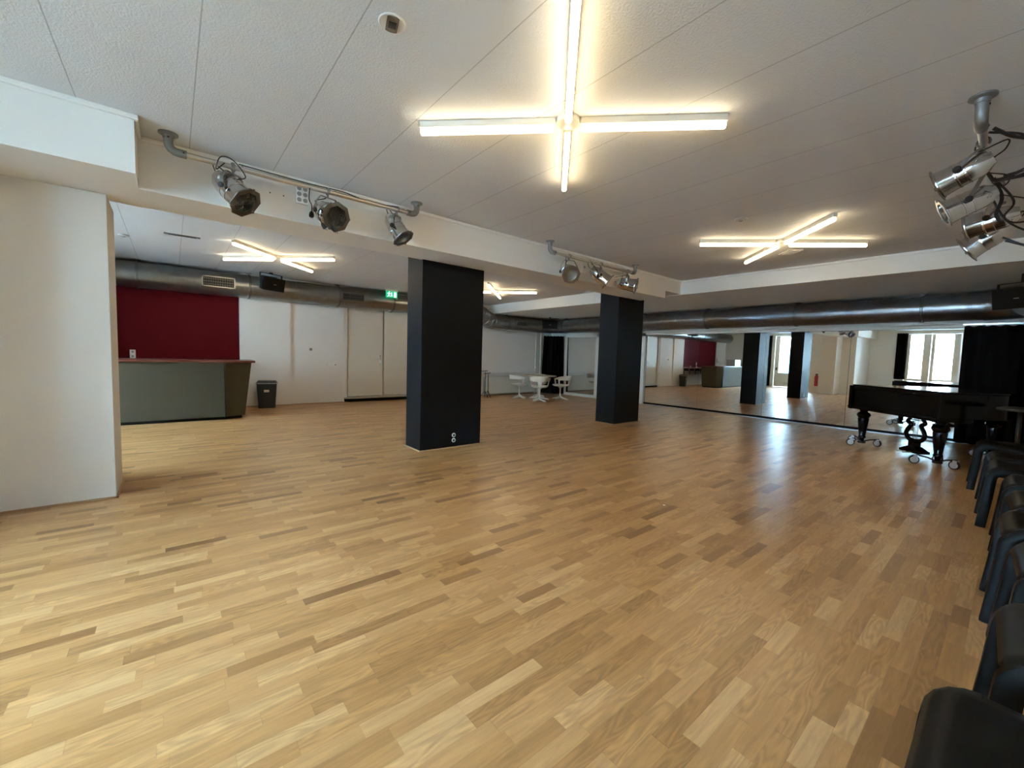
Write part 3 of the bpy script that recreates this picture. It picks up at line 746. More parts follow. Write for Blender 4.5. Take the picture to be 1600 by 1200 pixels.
lead([(4.42, 4.24, 2.78), (4.38, 4.20, 2.62), (4.34, 4.24, 2.52)], 'black lead beside the pale-faced spotlight', False)
lead([(5.80, 4.24, 2.78), (5.72, 4.20, 2.66), (5.66, 4.20, 2.54), (5.74, 4.22, 2.50)], 'black lead hanging to the spotlight beside the mirror wall', False)
# bundle on the rail over the chairs
lead([(3.95, .20, 2.80), (4.0, .12, 2.74), (4.12, .02, 2.72), (4.2, -.03, 2.66), (4.16, .05, 2.58), (4.25, .18, 2.56)], 'thick black lead bowing out from the pipe over the chairs', r=.010)
lead([(4.0, .22, 2.80), (4.1, .08, 2.77), (4.25, -.02, 2.70), (4.28, -.02, 2.62), (4.2, .10, 2.55), (4.4, .20, 2.60)], 'second black lead bowing out from the pipe over the chairs', r=.007)
lead([(4.3, .15, 2.60), (4.25, 0, 2.62), (4.1, -.2, 2.72), (3.9, -.5, 2.86)], 'black lead running from the pipe over the chairs toward the side wall', r=.006)
lead([(4.4, .20, 2.62), (4.38, .05, 2.60), (4.35, -.04, 2.56), (4.35, -.05, 2.47)], 'black lead with plug hanging over the chairs', True, r=.006)
lead([(4.4, .20, 2.60), (4.40, .0, 2.60), (4.42, -.07, 2.58), (4.42, -.10, 2.50)], 'second black lead with plug hanging over the chairs', True, r=.006)
lead([(4.5, .20, 2.66), (4.6, .10, 2.50), (4.7, .14, 2.42), (4.9, .05, 2.36), (5.0, -.05, 2.34), (5.1, .02, 2.28), (5.1, .15, 2.36)], 'black lead looping between the lower spotlights over the chairs', r=.007)
lead([(4.7, .22, 2.60), (4.75, .12, 2.40), (4.95, -.02, 2.42), (5.1, -.10, 2.36), (5.3, -.02, 2.30), (5.35, .14, 2.38)], 'second black lead looping between the lower spotlights over the chairs', r=.007)
lead([(4.6, .24, 2.74), (4.62, .16, 2.56), (4.68, .18, 2.46), (4.72, .16, 2.40)], 'black lead dropping between the spotlights over the chairs', r=.012)

# socket block on beam, small holes
sb = empty('socket_block', (.985, 4.44, 2.775), label='white six-gang socket block on the beam above the middle spotlight', cat='socket')
B().box((-.055, -.028, -.085), (.055, 0, .085)).build('block', M['whiteplastic'], sb, smooth=False, bevel=.005)
for ix in (-1, 1):
    for iz in (-1, 0, 1):
        B().lathe([(.020, .028), (.020, .0295)], (ix*.026, 0, iz*.052), (0,-1,0), 16).build('socket_well', M['greypaint'], sb)
sb2 = empty('socket_block', (5.03, 4.44, 2.73), label='white socket box on the beam behind the farther spotlights', cat='socket')
B().box((-.05, -.03, -.08), (.05, 0, .08)).build('block', M['whiteplastic'], sb2, smooth=False, bevel=.005)
B().lathe([(.020, .030), (.020, .0315)], (0, 0, 0), (0,-1,0), 16).build('socket_well', M['greypaint'], sb2)
for x, z, l in ((.722, 2.73, 'small screw hole in the beam, nearer the white column'), (.832, 2.73, 'small screw hole in the beam, nearer the socket block')):
    tag(B().lathe([(.006, 0), (.006, .002)], (0,0,0), (0,-1,0), 10).build('screw_plug', M['socketdark'], loc=(x, 4.44, z)), l, 'screw plug')

# ------------------------------------------------------------------ loudspeakers
def speaker(loc, rz, tilt, w, h, d, label, bracket=True, ztop=ZC):
    r = empty('loudspeaker', loc, rz, label=label, cat='loudspeaker', group='black wall loudspeakers')
    Mt = Matrix.Rotation(tilt, 4, 'X')
    # trapezoid in plan: wide front (-y), narrow back
    poly = [(-w/2, -d/2), (w/2, -d/2), (w/2*.98, -d*.2), (w/2*.72, d/2), (-w/2*.72, d/2), (-w/2*.98, -d*.2)]
    B().prism(poly, -h/2, h/2, Mt).build('cabinet', M['speaker'], r, smooth=False, bevel=.012, seg=3)
    B().box((-w/2+.018, -d/2-.008, -h/2+.018), (w/2-.018, -d/2+.002, h/2-.018), Mt).build('front_grille', M['spkgrille'], r, smooth=False, bevel=.008)
    B().box((-.028, -d/2-.010, -.006-.0), (.028, -d/2-.0075, .006), Mt).build('badge', M['alu_d'], r, smooth=False)
    if bracket:
        k = B(); zt = ztop-loc[2]
        k.box((-w/2-.012, -.02, -.03), (-w/2-.004, .02, h/2+.07)).box((w/2+.004, -.02, -.03), (w/2+.012, .02, h/2+.07)).box((-w/2-.012, -.02, h/2+.062), (w/2+.012, .02, h/2+.07))
        k.box((-.03, -.02, h/2+.07), (.03, .02, zt))
        k.build('bracket', M['rubber'], r, smooth=False)
    return r
speaker((1.665, 10.20, 2.690), math.radians(24), math.radians(14), .46, .27, .25, 'black loudspeaker in front of the duct beside the red bar wall')
speaker((9.85, 10.07, 2.41), math.radians(-42), math.radians(12), .50, .27, .25, 'black loudspeaker tucked in the far corner above the curtain', ztop=2.645)
speaker((9.04, .019, 2.325), math.radians(-118), math.radians(10), .52, .28, .25, 'black loudspeaker cut by the picture edge above the piano', ztop=2.645)

# ------------------------------------------------------------------ exit sign
ex = empty('exit_sign', (4.42, 10.38, 2.80), label='green illuminated exit sign with running man hanging before the duct', cat='exit sign')
B().box((-.155, -.004, -.085), (.155, .004, .085)).build('plate', M['exitgreen'], ex, smooth=False)
B().box((-.165, -.03, .085), (.165, .03, .120)).build('housing', M['whiteplastic'], ex, smooth=False, bevel=.004)
b = B(); f0, f1 = -.0060, -.0042
def flat(pl):  # polygon in x,z plane at front
    vs = [b.bm.verts.new((x, f0, z)) for x, z in pl]; b._face(vs)
# running man, arrow, doorway
flat([(-.125,.015), (-.085,.055), (-.070,.045), (-.105,.005)]); flat([(-.120,-.060), (-.085,-.010), (-.070,-.022), (-.100,-.068)])
flat([(-.092,-.012), (-.075,.05), (-.048,.045), (-.062,-.02)]); flat([(-.062,-.02), (-.03,-.055), (-.042,-.065), (-.082,-.022)])
flat([(-.055,.040), (-.020,.015), (-.026,.004), (-.062,.022)])
flat([(-.06+.014*math.cos(q), .068+.012*math.sin(q)) for q in [k*PI/4 for k in range(8)]])
flat([(-.012,.055), (.012,.055), (.012,-.02), (-.012,-.02)]); flat([(-.034,-.02), (.034,-.02), (0,-.060)])
flat([(.060,.065), (.125,.065), (.125,-.068), (.060,-.068)])
b.build('pictogram', M['exitwhite'], ex, smooth=False, fix=False)

# ------------------------------------------------------------------ back wall fittings
def wall_switch(name, x, y, z, n, label, cat, horizontal=True, hole=True, w=.08):
    r = empty(name, (x, y, z), label=label, cat=cat)
    W = w*n if horizontal else w; H = w if horizontal else w*n
    B().box((-W/2, -.010, -H/2), (W/2, 0, H/2)).build('plate', M['whiteplastic'], r, smooth=False, bevel=.003)
    for k in range(n):
        c = (k-(n-1)/2)*w
        px, pz = (c, 0) if horizontal else (0, c)
        if k == n-1 or hole:
            B().lathe([(.020, .010), (.020, .0125)], (px, 0, pz), (0,-1,0), 16).build('socket_well', M['greypaint'], r)
        else:
            B().box((px-.026, -.014, pz-.026), (px+.026, -.010, pz+.026)).build('rocker', M['white'], r, smooth=False, bevel=.002)
    return r
wall_switch('double_socket', -.592, 10.975, 1.125, 2, 'white double socket on the red wall above the bar counter', 'socket', False, w=.085)
wall_switch('switch_panel', 3.09, 10.86, .955, 3, 'white row of switches and socket beside the double doors', 'switch', True, False)
th = empty('thermostat', (2.60, 10.86, 1.325), label='small round grey dial on the white wall left of the double doors', cat='thermostat')
B().lathe([(.034, 0), (.034, .012), (.024, .026), (.010, .028)], (0,0,0), (0,-1,0), 24).build('dial', M['greypaint'], th)
B().lathe([(.040, 0), (.040, .005)], (0,0,0), (0,-1,0), 24).build('base_ring', M['whiteplastic'], th)

# platform + double doors
pf = empty('door_platform', (4.45, 10.90, 0), label='low platform with metal edge in front of the cream double doors', cat='step')
B().box((-1.02, .02, .0), (1.10, .09, .085)).box((-.96, -.04, 0), (1.10, .09, .075)).build('plinth', M['blackplinth'], pf, smooth=False)
B().prism([(-1.08, .02), (-1.06, -.06), (-1.0, -.075), (1.10, -.075), (1.10, .09), (-1.08, .09)], .085, .125).build('step_edge', M['steel'], pf, smooth=False, bevel=.004)
dd = empty('door_3', (4.43, 10.985, 0), kind='structure')
b = B()
b.box((-1.04, -.10, .12), (-.96, .01, 2.62)).box((.94, -.10, .12), (1.02, .01, 2.62)).box((-1.04, -.10, 2.54), (1.02, .01, 2.62)).box((-1.10,-.12,.0),(-1.04,.01,2.62))
b.build('frame', M['white'], dd, smooth=False, bevel=.005)
B().box((-.96, -.02, .125), (.94, .005, 2.55)).build('reveal', M['doorframe'], dd, smooth=False)
for xa, xb, hd in ((-.935, -.012, True), (.030, .925, False)):
    lf = B().box((xa, -.055, .14), (xb, -.015, 2.53)).build('door_leaf', M['cream'], dd, smooth=False, bevel=.004)
    if hd:
        h = B().box((xb-.085, -.064, .98), (xb-.045, -.055, 1.23))
        h.build('handle_plate', M['steel'], lf, smooth=False, bevel=.003)
        h = B().cyl((xb-.065, -.055, 1.13), (xb-.065, -.115, 1.13), .009).cyl((xb-.065, -.11, 1.13), (xb-.205, -.11, 1.125), .0085)
        h.build('door_handle', M['steel'], lf)
        B().box((xb-.100, -.068, .995), (xb-.030, -.0645, 1.095)).build('lock_label', M['whiteplastic'], lf, smooth=False)
        B().lathe([(.012, .064), (.012, .068)], (xb-.065, 0, 1.205), (0,-1,0), 12).build('key_cylinder', M['socketdark'], lf)

# radiator with upper pipe/ledge
ra = empty('radiator', (8.90, 10.94, 0), label='long white panel radiator under the blank wall in the far corner', cat='radiator')
b = B(); n = 68; L0, L1 = -1.10, 1.10
B().box((L0, -.070, .05), (L1, .03, .62)).build('convector', M['greypaint'], ra, smooth=False)  # grey instead of enamel: shade in the gaps between ribs put into the colour
for k in range(n):
    x = L0+.012+(L1-L0-.024)*k/(n-1)
    b.box((x-.0105, -.086, .06), (x+.0105, -.070, .61))
b.build('panel', M['radiator'], ra, smooth=False)
B().box((L0, -.085, .615), (L1, .04, .632)).build('top_grille', M['radiator'], ra, smooth=False, bevel=.003)
B().box((L0, .03, .2), (L0+.03, .055, .25)).box((L1-.03, .03, .2), (L1, .055, .25)).build('wall_bracket', M['white'], ra, smooth=False)
lg = tag(B().box((-1.10, -.11, -.012), (1.10, .0, .012)).build('window_ledge', M['white'], smooth=False, bevel=.003, loc=(8.90, 11.0, .735)), 'thin white ledge on the wall just above the long radiator', 'ledge')
for x, l in ((10.06, 'thin white heating pipe rising to the duct, farther from the curtain'), (10.30, 'thin white heating pipe rising to the duct, beside the black curtain')):
    tag(B().cyl((0,0,0), (0,0,2.2), .017).build('heating_pipe', M['white'], loc=(x, 10.955, 0)), l, 'pipe', 'pair of heating pipes in the far corner')
va = tag(B().lathe([(.028, -.03), (.032, 0), (.028, .03)], (0,0,0), (0,0,1), 16).cyl((0,0,0), (0,-.05,0), .012).build('pipe_valve', M['whiteplastic'], loc=(10.06, 10.94, .93)), 'small white valve on the heating pipe in the far corner', 'valve')

# ------------------------------------------------------------------ bar
bar = empty('bar_counter', (0, 9.05, 0), label='taupe bar counter with mahogany top and canted end in front of red wall', cat='bar counter')
fb_ = [(-2.7, -.02), (.72, -.02), (1.045, .10), (1.06, .78), (.50, .78), (.50, .62), (-2.7, .62)]
ft_ = [(-2.7, -.10), (.74, -.10), (1.15, .06), (1.18, .80), (.50, .80), (.50, .62), (-2.7, .62)]
B().prism(fb_, .055, 1.035, None, ft_).build('counter_body', M['counter'], bar, smooth=False, bevel=.003)
B().prism([(-2.68, .04), (.70, .04), (1.00, .14), (1.01, .76), (.5, .76), (.5, .6), (-2.68, .6)], 0, .056).build('plinth', M['blackplinth'], bar, smooth=False)
B().prism([(-2.75, -.15), (.75, -.15), (1.21, .03), (1.24, .84), (.46, .84), (.46, .66), (-2.75, .66)], 1.035, 1.075).build('counter_top', M['mahogany'], bar, smooth=False, bevel=.008)
b = B().box((.716, -.102, .056), (.722, -.016, 1.034)).build('joint_strip', M['blackplinth'], bar, smooth=False)
cm = empty('coffee_cabinet', (-1.55, 9.42, 1.075), label='pale grey metal cabinet on the bar counter, seen in the mirror', cat='cabinet')
B().box((-.35, -.22, 0), (.35, .22, .34)).build('case', M['greypaint'], cm, smooth=False, bevel=.01)
B().box((-.32, -.228, .03), (.32, -.22, .31)).build('front_panel', M['steel'], cm, smooth=False, bevel=.004)
wt = empty('back_worktop', (-.85, 10.72, .93), label='pink-topped worktop on brackets below the red wall', cat='worktop')
B().box((-2.0, -.28, -.035), (2.0, .25, 0)).build('worktop', M['worktop'], wt, smooth=False, bevel=.005)
for k in range(6):
    x = 1.6-k*.62
    B().box((x-.012, .0, -.16), (x+.012, .24, -.035)).box((x-.012, .22, -.35), (x+.012, .25, -.035)).build('bracket', M['rubber'], wt, smooth=False)
for x, h, l in ((.75, .125, 'white bottle on the pink worktop, seen in the mirror'), (.1, .10, 'small white bottle on the pink worktop, seen in the mirror')):
    o = empty('bottle', (x, 10.62, .93), label=l, cat='bottle', group='bottles on the back worktop')
    B().lathe([(.034, 0), (.036, .01), (.036, h*.65), (.014, h*.8), (.014, h*.93)], (0,0,0), (0,0,1), 20).build('body', M['whiteplastic'], o)
    B().lathe([(.017, h*.9), (.017, h)], (0,0,0), (0,0,1), 16).build('cap', M['greypaint'], o)
wp = empty('paper_dispenser', (-3.02, 10.93, 1.35), label='white dispenser on the wall beyond the red wall, seen in the mirror', cat='dispenser')
B().box((-.11, -.10, -.13), (.11, 0, .13)).build('case', M['whiteplastic'], wp, smooth=False, bevel=.012)
B().box((-.06, -.104, -.11), (.06, -.098, -.08)).build('slot', M['socketdark'], wp, smooth=False)

# bin
bn = empty('waste_bin', (1.62, 10.54, 0), math.radians(-12), label='dark grey plastic waste bin against the white wall beside the bar', cat='bin')
def rr(w, d, r_=.04, n=4):
    out = []
    for cx, cy, a0 in ((w/2-r_, d/2-r_, 0), (-w/2+r_, d/2-r_, 90), (-w/2+r_, -d/2+r_, 180), (w/2-r_, -d/2+r_, 270)):
        for k in range(n+1):
            a = math.radians(a0+90*k/n); out.append((cx+r_*math.cos(a), cy+r_*math.sin(a)))
    return out
B().prism(rr(.32, .26), 0, .54, None, rr(.38, .31)).build('body', M['greyplastic'], bn)
B().prism(rr(.41, .34), .535, .560).build('rim', M['greypaint'], bn, smooth=False, bevel=.006)
B().prism(rr(.40, .33), .560, .60, None, rr(.34, .27)).build('lid', M['greyplastic'], bn)
lb = B().box((-.048, -.1540, .358), (.050, -.1505, .405)).build('label', M['paper'], bn, smooth=False)
lt = B()
for k, (x0_, x1_) in enumerate(((-.036, -.022), (-.012, .004), (.012, .026), (.032, .042))):
    lt.box((x0_, -.1550, .372), (x0_+.004, -.1540, .394)).box((x0_, -.1550, .372+.006*(k % 2)), (x1_, -.1540, .377+.006*(k % 2)))
lt.build('lettering', M['ink'], lb, smooth=False)

# extinguisher + sign on the wall block's end, seen only in the mirror
fe = empty('fire_extinguisher', (-1.21, 5.62, .30), label='red fire extinguisher on the white wall, seen in the mirror', cat='fire extinguisher')
B().lathe([(.07, 0), (.08, .02), (.08, .42), (.05, .49), (.025, .51)], (0,0,0), (0,0,1), 24).build('cylinder', M['redpaint'], fe)
B().box((-.02, -.05, .51), (.02, .05, .56)).build('valve', M['rubber'], fe, smooth=False)
B().tube(smooth_path([(.02, 0, .54), (.09, -.02, .5), (.10, -.03, .3), (.09, -.02, .12)], 5), .010, 8).build('hose', M['rubber'], fe)
sg = tag(B().box((-.005, -.07, -.16), (.005, .07, .16)).build('fire_sign', M['redpaint'], smooth=False, loc=(-1.293, 5.50, 1.15)), 'narrow red fire sign above the extinguisher, seen in the mirror', 'sign')

# ------------------------------------------------------------------ white table and chairs
def pedestal(b, h, rbase, n=4, rot=0, tip=.014):
    b.lathe([(.055, .03), (.040, .06), (.026, .14), (.022, h*.55), (.030, h-.05), (.075, h)], (0,0,0), (0,0,1), 24)
    for k in range(n):
        a = rot+2*PI*k/n; c, s_ = math.cos(a), math.sin(a)
        pts = [(c*r_, s_*r_, z) for r_, z in ((.0, .085), (.06, .062), (.13, .035), (rbase*.8, .022), (rbase, .012))]
        b.tube(pts, [.034, .030, .024, .019, .012], 8)
tb = empty('round_table', (8.85, 9.42, 0), label='round white pedestal table in the far corner before the black curtain', cat='table')
b = B(); pedestal(b, .70, .34, 4, .3); b.build('pedestal', M['ivoryplastic'], tb)
B().lathe([(.0, .705), (.48, .705), (.525, .716), (.530, .726), (.522, .735), (.0, .738)], (0,0,0), (0,0,1), 48, False).build('table_top', M['ivoryplastic'], tb)
def shell_chair(x, y, rz, label):
    r = empty('shell_chair', (x, y, 0), rz, label=label, cat='chair', group='white shell armchairs round the corner table')
    b = B(); pedestal(b, .40, .27, 4, PI/4); b.build('swivel_base', M['ivoryplastic'], r)
    # seat bowl
    s = B(); rings = []
    prof = [(.0,.400), (.10,.400), (.18,.408), (.235,.430), (.258,.462), (.252,.468), (.225,.446), (.17,.426), (.09,.420), (.0,.420)]
    s.lathe([(max(a, .001), z) for a, z in prof], (0,0,0), (0,0,1), 32, False)
    s.build('seat', M['ivoryplastic'], r)
    # back shell: wraps from arm to arm (front is +y); oval openings left between posts
    bk = B()
    def loop(a, z, dr):  # a angle from back (-y)
        R_ = .262+dr
        return V((R_*math.sin(a), -R_*math.cos(a)*1.02, z))
    N_ = 40; rings = []
    for i in range(N_+1):
        a = math.radians(-118+236*i/N_)
        t = abs(a)/math.radians(118)
        ztop = .735-.10*t**2.2; zlow = ztop-.12*(1-t**1.5)-.035
        lean = .055*(1-t*.5)
        rings.append([bk.bm.verts.new(loop(a, ztop, lean+.014)), bk.bm.verts.new(loop(a, zlow, lean*.65+.014)), bk.bm.verts.new(loop(a, zlow, lean*.65-.004)), bk.bm.verts.new(loop(a, ztop, lean-.004))])
    for k in range(N_):
        for i in range(4): bk._face([rings[k][i], rings[k][(i+1) % 4], rings[k+1][(i+1) % 4], rings[k+1][i]])
    bk._face(rings[0][::-1]); bk._face(rings[-1])
    bk.build('back_band', M['ivoryplastic'], r, bevel=.005)
    sp = B()   # broad central splat and the two arm posts
    for ac, w0, w1, zt in ((0, .40, .62, .62), (math.radians(112), .17, .17, .63), (-math.radians(112), .17, .17, .63)):
        rs = []
        for j in range(9):
            v = j/8; z = .445+(zt-.445)*v
            wd = w0+(w1-w0)*v**1.4-.10*math.sin(PI*v)*(1 if ac == 0 else .3)
            dr = -.012+.045*v
            row = []
            for q in range(7):
                a = ac+wd*(q/6-.5)*1.0
                row.append((a, z, dr))
            rs.append(row)
        f_ = [[sp.bm.verts.new(loop(a, z, dr+.012)) for a, z, dr in row] for row in rs]
        g_ = [[sp.bm.verts.new(loop(a, z, dr-.002)) for a, z, dr in row] for row in rs]
        for j in range(8):
            for q in range(6):
                sp._face([f_[j][q], f_[j][q+1], f_[j+1][q+1], f_[j+1][q]]); sp._face([g_[j][q], g_[j+1][q], g_[j+1][q+1], g_[j][q+1]])
            sp._face([f_[j][0], f_[j+1][0], g_[j+1][0], g_[j][0]]); sp._face([f_[j][6], g_[j][6], g_[j+1][6], f_[j+1][6]])
    sp.build('back_support', M['ivoryplastic'], r)
    return r
def face_to(x, y, tx, ty): return math.atan2(ty-y, tx-x)-PI/2
for x, y, l in ((8.36, 8.88, 'nearest the room, its back to the viewer'), (8.42, 9.86, 'beside the radiator'), (9.42, 9.06, 'beside the framed mirror'), (9.36, 10.0, 'behind the table before the black curtain')):
    shell_chair(x, y, face_to(x, y, 8.85, 9.42), 'white plastic shell armchair '+l)

# folded music stand left of radiator
ms = empty('music_stand', (7.42, 10.32, 0), label='black metal stands folded together beside the radiator behind the pillar', cat='stand')
for dx, dy, h in ((0, 0, .80), (.14, .04, .72)):
    B().tube([(dx, dy, .02), (dx, dy, h)], .011, 8).build('pole', M['rubber'], ms)
    f = B()
    for k in range(3):
        a = 2*PI*k/3+.5; f.tube([(dx, dy, .22), (dx+.16*math.cos(a), dy+.16*math.sin(a), .012)], .008, 6)
    f.build('tripod_foot', M['rubber'], ms)
    B().cbox((dx+.03, dy, h+.02), (.22, .10, .035), Matrix.Rotation(-.10, 4, 'Y')).build('desk', M['greypaint'], ms, smooth=False, bevel=.006)

# ------------------------------------------------------------------ grand piano
ang = math.atan2(-.73, -.69)
PN = empty('grand_piano', (8.42, 1.09, 0), ang, label='black grand piano on wheeled dollies in front of the mirror and black curtain', cat='piano')
def outline(inset=0, y0=-.14):
    w = .78-inset
    pts = [(-w, y0+inset), (w, y0+inset), (w, .45)]
    ctl = [(w, .45), (w-.03, .72), (w-.20, .98), (w-.42, 1.20), (w-.62, 1.45), (w-.80, 1.66-inset), (w-1.02, 1.76-inset), (-w+.30, 1.76-inset), (-w+.08, 1.66-inset), (-w, 1.45)]
    pts += [(p.x, p.y) for p in smooth_path([(a, c, 0) for a, c in ctl], 4)]
    return pts
B().prism(outline(), .655, .985).build('case', M['piano'], PN, bevel=.006, angle=30)
B().prism(outline(-.012, -.10), .985, 1.008).build('lid', M['piano'], PN, bevel=.004, angle=30)
B().box((-.78, -.155, .605), (.78, .30, .66)).build('key_bed', M['piano'], PN, smooth=False, bevel=.006)
B().box((-.74, -.155, .93), (.74, -.13, .975)).box((-.79,-.165,.60),(-.72,-.13,.99)).box((.72,-.165,.60),(.79,-.13,.99)).build('key_cover', M['piano'], PN, smooth=False, bevel=.006)
b = B().box((-.80, -.17, .63), (.80, -.14, .645)).build('moulding', M['piano'], PN, smooth=False, bevel=.004)
legprof = [(.085,.655), (.085,.60), (.060,.585), (.050,.560), (.085,.535), (.094,.50), (.080,.475), (.070,.455), (.074,.44), (.060,.30), (.042,.16), (.050,.145), (.050,.125), (.034,.115), (.030,.075), (.044,.060), (.036,.045)]
def caster(parent, x, y, a, name='caster'):
    c = B()
    R_ = Matrix.Translation((x, y, 0)) @ Matrix.Rotation(a, 4, 'Z')
    c.lathe([(.040, -.014), (.056, -.012), (.056, .012), (.040, .014)], (.024, 0, .056), (0,1,0), 24, True, R_)
    o = c.build(name, M['rubber'], parent)
    B().lathe([(.040, -.017), (.043, -.014), (.043, .014), (.040, .017)], (.024, 0, .056), (0,1,0), 20, True, R_).box((-.008, -.025, .05), (.034, -.018, .122), R_).box((-.008, .018, .05), (.034, .025, .122), R_).box((-.014, -.025, .114), (.034, .025, .122), R_).build('caster_fork', M['castermetal'], o)
for lx, ly, rot in ((-.68, .02, .9), (.655, .02, .2), (-.10, 1.45, .5)):
    g = B().lathe(legprof, (lx, ly, 0), (0,0,1), 8 if False else 16).build('leg', M['piano'], PN)
    dl = B()
    for k in range(3):
        a = rot+2*PI*k/3
        dl.tube([(lx, ly, .055), (lx+.10*math.cos(a), ly+.10*math.sin(a), .10), (lx+.22*math.cos(a), ly+.22*math.sin(a), .124)], .011, 8)
    dl.lathe([(.050, .035), (.055, .045), (.050, .065)], (lx, ly, 0), (0,0,1), 16)
    dlo = dl.build('dolly', M['rubber'], PN)
    for k in range(3):
        a = rot+2*PI*k/3
        caster(dlo, lx+.22*math.cos(a), ly+.22*math.sin(a), math.radians(-137+22*(k-1)))
# lyre
ly0 = .27
l = B()
for s_ in (-1, 1):
    pts = smooth_path([(s_*.10, ly0, .655), (s_*.105, ly0, .56), (s_*.145, ly0, .50), (s_*.085, ly0, .455), (s_*.135, ly0, .37), (s_*.155, ly0, .30), (s_*.10, ly0, .235), (0, ly0, .215)], 5)
    l.tube(pts, [.022 if k < 10 else .026 for k in range(len(pts))], 10, sx=1.2)
l.box((-.13, ly0-.03, .62), (.13, ly0+.03, .66)).box((-.10, ly0-.008, .525), (.10, ly0+.008, .54))
l.prism([(-.05, ly0-.05), (.05, ly0-.05), (.05, ly0+.05), (-.05, ly0+.05)], .13, .22)
l.prism([(-.15, ly0-.07), (.15, ly0-.07), (.15, ly0+.08), (-.15, ly0+.08)], .085, .135, None, [(-.06, ly0-.05), (.06, ly0-.05), (.06, ly0+.06), (-.06, ly0+.06)])
l.box((-.16, ly0-.08, .045), (.16, ly0+.09, .085))
lyo = l.build('lyre', M['piano'], PN)
r_ = B()
for x in (-.035, -.012, .012, .035): r_.cyl((x, ly0, .22), (x, ly0, .66), .004, seg=8)
r_.build('pedal_rods', M['rubber'], lyo)
for x in (-.05, .05): B().box((x-.014, ly0-.20, .045), (x+.014, ly0-.06, .055)).build('pedal', M['brass'], lyo, smooth=False, bevel=.004)

# stool near curtain
st = empty('bar_stool', (8.0, -.06, 0), label='round grey-topped stool behind the chairs beside the grand piano', cat='stool')
B().lathe([(.0, .865), (.15, .865), (.195, .85), (.20, .835), (.185, .82), (.0, .81)], (0,0,0), (0,0,1), 32, False).build('seat', M['stoolgrey'], st)
b = B().cyl((0,0,.03), (0,0,.82), .022)
b.build('post', M['rubber'], st); B().lathe([(.20, 0), (.20, .012), (.04, .035)], (0,0,0), (0,0,1), 32).build('foot_plate', M['rubber'], st)

# ------------------------------------------------------------------ black plastic chairs
def make_chair():
    r = empty('plastic_chair', (0,0,0), cat='chair', group='black moulded plastic chairs along the side wall')
    H = .50
    for s in (-1, 1):
        x = s*.215
        pts = [(x+s*.012, .035, 0), (x+s*.004, .012, .25), (x, 0, H-.09)]
        pts += [(x, -.075+.075*math.cos(a), H-.09+.075*math.sin(a)) for a in [math.radians(q) for q in (18, 36, 54, 72, 90)]]
        pts2 = [(x, -.16, H-.018), (x, -.30, H-.022), (x, -.40, H-.035)]
        sec = [(-.030,-.020), (-.022,-.030), (.022,-.030), (.034,-.018), (.034,.018), (.022,.030), (-.022,.030), (-.030,.020)]
        B().sweep(pts, sec, (1,0,0)).build('leg', M['blackplastic'], r, angle=50)
        B().sweep([pts[-1]]+pts2, [(a*.9, q*.85) for a, q in sec], (1,0,0)).build('seat_rail', M['blackplastic'], r, angle=50)
        rear = [(x, -.37, H-.035), (x, -.42, H-.07), (x, -.445, H-.16), (x+s*.006, -.47, .22), (x+s*.012, -.50, 0)]
        B().sweep(rear, sec, (1,0,0)).build('leg', M['blackplastic'], r, angle=50)
    def seat(u, v):
        x = (u-.5)*.47; y = .028-.46*v
        e = abs(u-.5)*2
        z = H+.012-.022*math.sin(PI*min(1, v*1.05))*(1-e**3)+.006*e**4
        if v < .16:
            t = (1-v/.16); z -= .055*t**2.2; y -= .012*t**3
        rc = max(0, e-.8)/.2
        if v < .12: y -= .03*rc**2*(1-v/.12)
        z -= .030*rc**3
        return V((x, y, z))
    B().grid(seat, 20, 20).build('seat', M['blackplastic'], r, solid=.014, fix=False, angle=80)
    def back(u, v):
        w = .46-.05*v**2; x = (u-.5)*w; e = abs(u-.5)*2
        zt = .80-.03*e**4
        z = (H-.01)+(zt-H)*v
        y = -.415-.10*v-.035*(1-e**2)*(.4+.6*v)
        if v < .2: y += .03*(1-v/.2)**2
        return V((x, y, z))
    B().grid(back, 16, 14).build('backrest', M['blackplastic'], r, solid=.013, fix=False, angle=80)
    return r
proto = make_chair()
CH = [(1.285, .070, 'nearest black plastic chair, cut off by the bottom corner of the picture'),
      (2.02, -.040, 'second black plastic chair along the side wall, counting from the nearest'),
      (2.86, -.070, 'third black plastic chair from the nearest one'),
      (3.49, -.020, 'fourth black plastic chair from the nearest, its leg standing out into the room'),
      (4.14, -.045, 'fifth black plastic chair from the nearest one, half hidden'),
      (4.80, -.015, 'sixth black plastic chair from the nearest one, half hidden'),
      (5.45, .085, 'seventh black plastic chair from the nearest, with a lit seat corner'),
      (6.08, .105, 'eighth black plastic chair, one before the farthest in the row'),
      (6.98, .215, 'farthest black plastic chair, standing in front of the grand piano')]
for i, (x, y, l) in enumerate(CH):
    c = proto if i == 0 else copy_tree(proto)
    c.location = (x, y, 0); c.rotation_euler = (0, 0, math.radians([0, 2, 3, 2, 4, 1, 3, 4, 3][i])); c['label'] = l

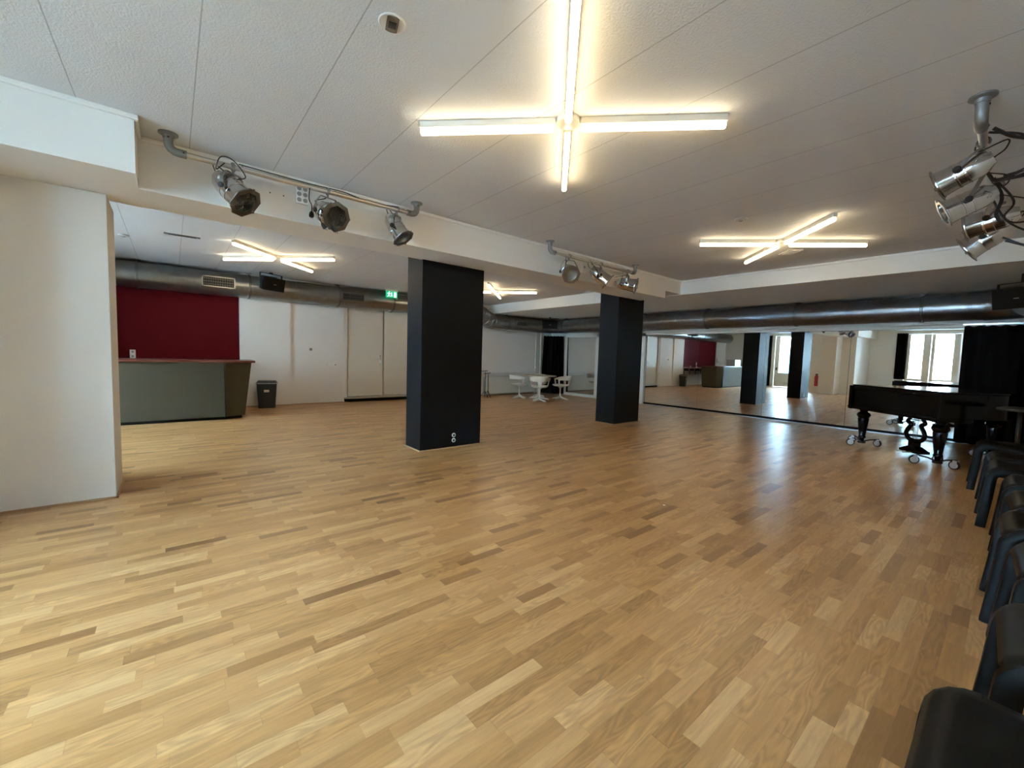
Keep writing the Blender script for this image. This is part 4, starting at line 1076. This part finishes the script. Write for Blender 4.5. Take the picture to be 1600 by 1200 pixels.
# speck of paper on the floor
tag(B().prism([(-.012,-.008), (.010,-.010), (.013,.006), (-.006,.011)], 0, .003).build('paper_scrap', M['paper'], smooth=False, loc=(0,0,0)), 'tiny white scrap lying on the open oak floor', 'paper scrap').location = (3.42, 1.94, .0005)

# ------------------------------------------------------------------ light
SKY = 36.0
w = D.worlds.new('sky'); SC.world = w; w.use_nodes = True
bg = w.node_tree.nodes['Background']; bg.inputs[0].default_value = (.56, .79, 1.0, 1); bg.inputs[1].default_value = SKY
for y0, y1, z0, z1 in [(l_[2], l_[3], .77, 2.72) for l_ in LEAVES]+[(7.52, 8.10, .77, 2.70), (6.52, 7.28, .35, 2.74)]:
    L_ = D.lights.new('window_portal', 'AREA'); L_.shape = 'RECTANGLE'; L_.size = y1-y0; L_.size_y = z1-z0
    L_.cycles.is_portal = True
    o = D.objects.new('window_portal', L_); COL.objects.link(o)
    o.location = (XW-.14, (y0+y1)/2, (z0+z1)/2)
    o.rotation_euler = (PI/2, 0, -PI/2)   # -Z points to +X

# ------------------------------------------------------------------ camera
cam = D.cameras.new('camera'); co = D.objects.new('camera', cam); COL.objects.link(co); SC.camera = co
cam.sensor_width = 36; cam.sensor_fit = 'HORIZONTAL'; cam.lens = 647.03*36/1600; cam.clip_start = .02; cam.clip_end = 200
yaw, pitch, roll = [math.radians(a) for a in (50.57, -3.854, 1.7264)]
F = V((math.cos(pitch)*math.cos(yaw), math.cos(pitch)*math.sin(yaw), math.sin(pitch)))
R0 = V((math.sin(yaw), -math.cos(yaw), 0)); U0 = R0.cross(F)
R1 = math.cos(roll)*R0+math.sin(roll)*U0; U1 = -math.sin(roll)*R0+math.cos(roll)*U0
mw = Matrix((R1, U1, -F)).transposed().to_4x4(); mw.translation = V((0, 0, 1.307)); co.matrix_world = mw

SC.view_settings.view_transform = 'Standard'; SC.view_settings.look = 'None'; SC.view_settings.gamma = 1
SC.view_settings.exposure = 2.32
SC.cycles.use_denoising = True
SC.cycles.max_bounces = 10; SC.cycles.diffuse_bounces = 5; SC.cycles.glossy_bounces = 6; SC.cycles.transparent_max_bounces = 12
SC.cycles.sample_clamp_indirect = 8
SC.cycles.caustics_reflective = True
